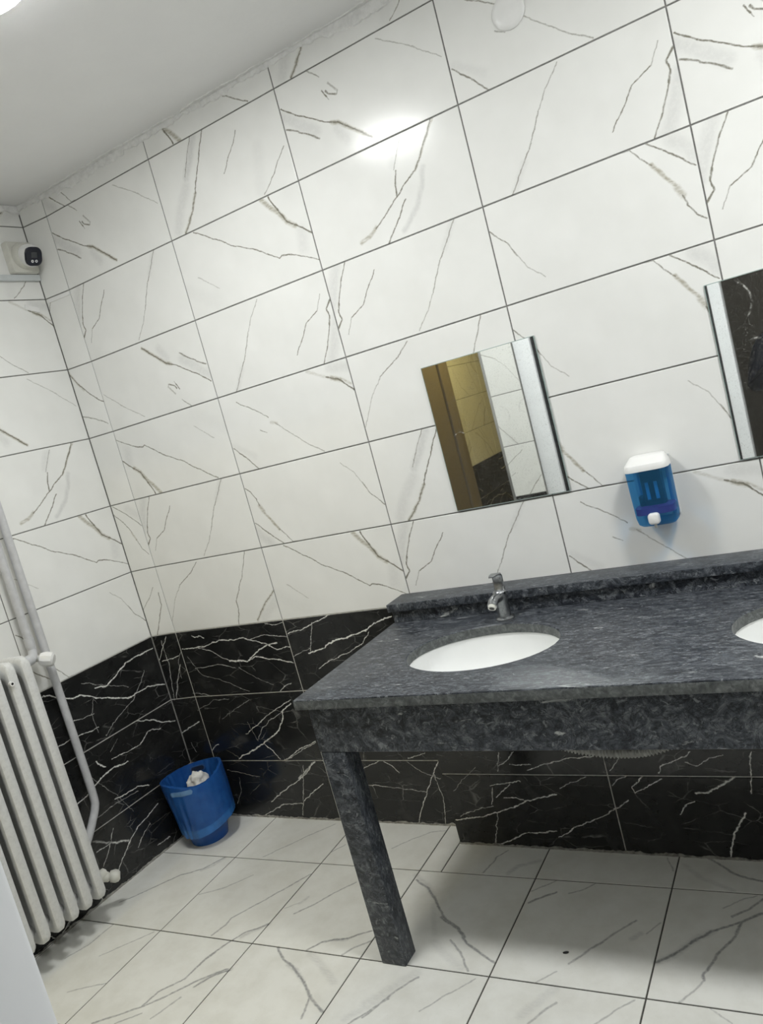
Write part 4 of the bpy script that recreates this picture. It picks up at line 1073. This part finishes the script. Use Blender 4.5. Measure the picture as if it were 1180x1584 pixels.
shell('bag_hem', [[(q[0] * 1.006, q[1] * 1.006, q[2]) for q in bag_ring(0.0)], [(q[0] * 1.008, q[1] * 1.008, q[2]) for q in bag_ring(0.08)], [(q[0] * 1.004, q[1] * 1.004, q[2]) for q in bag_ring(0.16)]], M['bag_hem'], bn, False, False)
def slot(ang, zc, w, h, off, mat, name, parent, surf=None):
    """oval patch that follows the curved side, built in narrow upright columns"""
    bm = bmesh.new(); n = 28; rings = []
    for k in range(n + 1):
        x = -w / 2 + w * k / n; e = max(0.0, abs(x) - (w / 2 - h / 2)); hh = max(0.0004, math.sqrt(max(0.0, (h / 2) ** 2 - e * e)))
        a = ang + x / 0.125; ring = []
        for dz, dr in ((-hh, -0.001), (-hh, 0.0008), (0.0, 0.0012), (hh, 0.0008), (hh, -0.001)):
            z = zc + dz; r = surf(a, z) + off + dr; ring.append((r * math.cos(a), r * math.sin(a), z))
        rings.append(ring)
    loft(bm, rings); bmesh.ops.recalc_face_normals(bm, faces=bm.faces); return link(name, tomesh(name, bm), mat, parent)
slot(R_(291), 0.270, 0.095, 0.020, 0.0008, M['slot_light'], 'handle_slot', bn, bag_r)
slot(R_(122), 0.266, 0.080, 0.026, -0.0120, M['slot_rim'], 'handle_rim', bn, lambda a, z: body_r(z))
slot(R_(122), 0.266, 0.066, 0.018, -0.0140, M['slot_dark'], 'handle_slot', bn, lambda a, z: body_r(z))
bm = bmesh.new(); bmesh.ops.create_icosphere(bm, subdivisions=4, radius=1.0)
for v in bm.verts:
    q = v.co.copy(); k = 1 + 0.30 * mnoise.noise(q * 1.8) + 0.16 * abs(mnoise.noise(q * 4.0)) + 0.06 * mnoise.noise(q * 9)
    v.co = Vector((q.x * 0.046, q.y * 0.042, q.z * 0.056)) * k
ts = link('tissue', tomesh('tissue', bm, angle=50), M['tissue']); ts.location = (BC[0] + 0.020, BC[1] + 0.010, 0.240)
tag(ts, 'crumpled white tissue lying inside the blue waste bin', 'tissue')

# a tiny dark crumb on the floor
bm = bmesh.new(); bmesh.ops.create_icosphere(bm, subdivisions=2, radius=1.0)
for v in bm.verts: v.co = Vector((v.co.x * 0.009, v.co.y * 0.004, v.co.z * 0.0025)) * (1 + 0.5 * mnoise.noise(v.co * 2))
o = link('crumb', tomesh('crumb', bm), M['black']); o.location = (1.735, -0.575, 0.0018); o.rotation_euler.z = 0.3
tag(o, 'tiny dark crumb on the floor tile under the washstand', 'crumb')

# ------------------------------------------------------------ photographer, seen only as a dark sliver in the right mirror
def person():
    J = {}; E = []
    def v(n, co, r, par=None):
        J[n] = (Vector(co), r)
        if par: E.append((par, n))
    v('pelvis', (0, 0, 0.96), (0.165, 0.12)); v('waist', (0, 0.0, 1.10), (0.15, 0.11), 'pelvis'); v('chest', (0, -0.01, 1.28), (0.175, 0.12), 'waist'); v('upper', (0, -0.01, 1.38), (0.15, 0.10), 'chest')
    v('neck', (0, 0.0, 1.48), (0.055, 0.06), 'upper'); v('jaw', (0, 0.035, 1.545), (0.062, 0.078), 'neck'); v('brow', (0, 0.03, 1.62), (0.076, 0.095), 'jaw'); v('crown', (0, 0.012, 1.695), (0.062, 0.075), 'brow')
    for s, n in ((1, 'r'), (-1, 'l')):
        v('hip' + n, (0.10 * s, 0, 0.88), (0.095, 0.10), 'pelvis'); v('knee' + n, (0.115 * s, 0.02, 0.49), (0.062, 0.065), 'hip' + n); v('calf' + n, (0.118 * s, -0.01, 0.33), (0.055, 0.06), 'knee' + n); v('ankle' + n, (0.12 * s, -0.02, 0.09), (0.042, 0.048), 'calf' + n)
        v('ball' + n, (0.13 * s, 0.10, 0.042), (0.045, 0.036), 'ankle' + n); v('toe' + n, (0.133 * s, 0.17, 0.035), (0.036, 0.026), 'ball' + n)
        v('shoulder' + n, (0.195 * s, -0.01, 1.385), (0.072, 0.072), 'upper'); v('elbow' + n, (0.275 * s, 0.07, 1.13), (0.052, 0.052), 'shoulder' + n); v('wrist' + n, (0.115 * s + 0.03, 0.245, 1.33), (0.031, 0.034), 'elbow' + n)
        v('palm' + n, (0.085 * s + 0.04, 0.270, 1.40), (0.020, 0.034), 'wrist' + n)
        for k, (dy, ln) in enumerate(((0.026, 0.062), (0.010, 0.072), (-0.007, 0.068), (-0.022, 0.052))):
            b = Vector((0.080 * s + 0.04, 0.270 + dy, 1.435))
            v('f%d%s' % (k, n), b, (0.0095, 0.0095), 'palm' + n); v('g%d%s' % (k, n), b + Vector((-0.006 * s, 0.004, ln * 0.5)), (0.009, 0.009), 'f%d%s' % (k, n)); v('h%d%s' % (k, n), b + Vector((-0.026 * s, 0.004, ln * 0.85)), (0.008, 0.008), 'g%d%s' % (k, n))
        v('t0' + n, (0.062 * s + 0.04, 0.262, 1.395), (0.012, 0.012), 'palm' + n); v('t1' + n, (0.040 * s + 0.04, 0.252, 1.425), (0.010, 0.010), 't0' + n)
    names = list(J); me = bpy.data.meshes.new('person'); me.from_pydata([J[n][0] for n in names], [(names.index(a), names.index(b)) for a, b in E], [])
    o = bpy.data.objects.new('person', me); COL.objects.link(o)
    md = o.modifiers.new('skin', 'SKIN'); md.use_smooth_shade = True
    for i, n in enumerate(names): me.skin_vertices[0].data[i].radius = J[n][1]
    me.skin_vertices[0].data[names.index('pelvis')].use_root = True
    sb = o.modifiers.new('sub', 'SUBSURF'); sb.levels = 2; sb.render_levels = 2
    dg = bpy.context.evaluated_depsgraph_get(); new = bpy.data.meshes.new_from_object(o.evaluated_get(dg)); o.modifiers.clear(); o.data = new
    new.materials.clear()
    for k in ('navy', 'trousers', 'skin', 'black'): new.materials.append(M[k])
    for p in new.polygons:
        c = p.center; p.use_smooth = True; i = 0
        if c.z > 1.475: i = 2
        elif c.y > 0.225 and c.z > 1.35: i = 2
        elif c.z < 0.075: i = 3
        elif c.z < 0.93: i = 1
        p.material_index = i
    zmin = min(v_.co.z for v_ in new.vertices)
    for v_ in new.vertices: v_.co.z -= zmin
    return o, zmin
pers, zmn = person(); pers.location = (2.47, -2.80, 0.0)
tag(pers, 'person in dark navy clothes raising both hands, standing in the doorway', 'person')
hr = lathe('hair', [(0.0995, -0.075), (0.104, -0.03), (0.1, 0.02), (0.083, 0.062), (0.05, 0.088), (0.003, 0.096)], M['hair'], pers, 28, (0, -0.012, 1.632 - zmn), 0.86, 1.0)
for nm, c, s in (('nose', (0, 0.140, 1.590), (0.012, 0.018, 0.020)), ('ear', (0.080, 0.02, 1.595), (0.009, 0.016, 0.028)), ('ear', (-0.080, 0.02, 1.595), (0.009, 0.016, 0.028)), ('eye', (0.03, 0.120, 1.618), (0.011, 0.008, 0.007)), ('eye', (-0.03, 0.120, 1.618), (0.011, 0.008, 0.007)), ('mouth', (0, 0.118, 1.545), (0.022, 0.008, 0.006))):
    bm = bmesh.new(); bmesh.ops.create_uvsphere(bm, u_segments=12, v_segments=8, radius=1.0)
    for v_ in bm.verts: v_.co = Vector((c[0] + v_.co.x * s[0], c[1] + v_.co.y * s[1], c[2] - zmn + v_.co.z * s[2]))
    link(nm, tomesh(nm, bm, smooth=True), M['black'] if nm == 'eye' else M['skin'], pers)
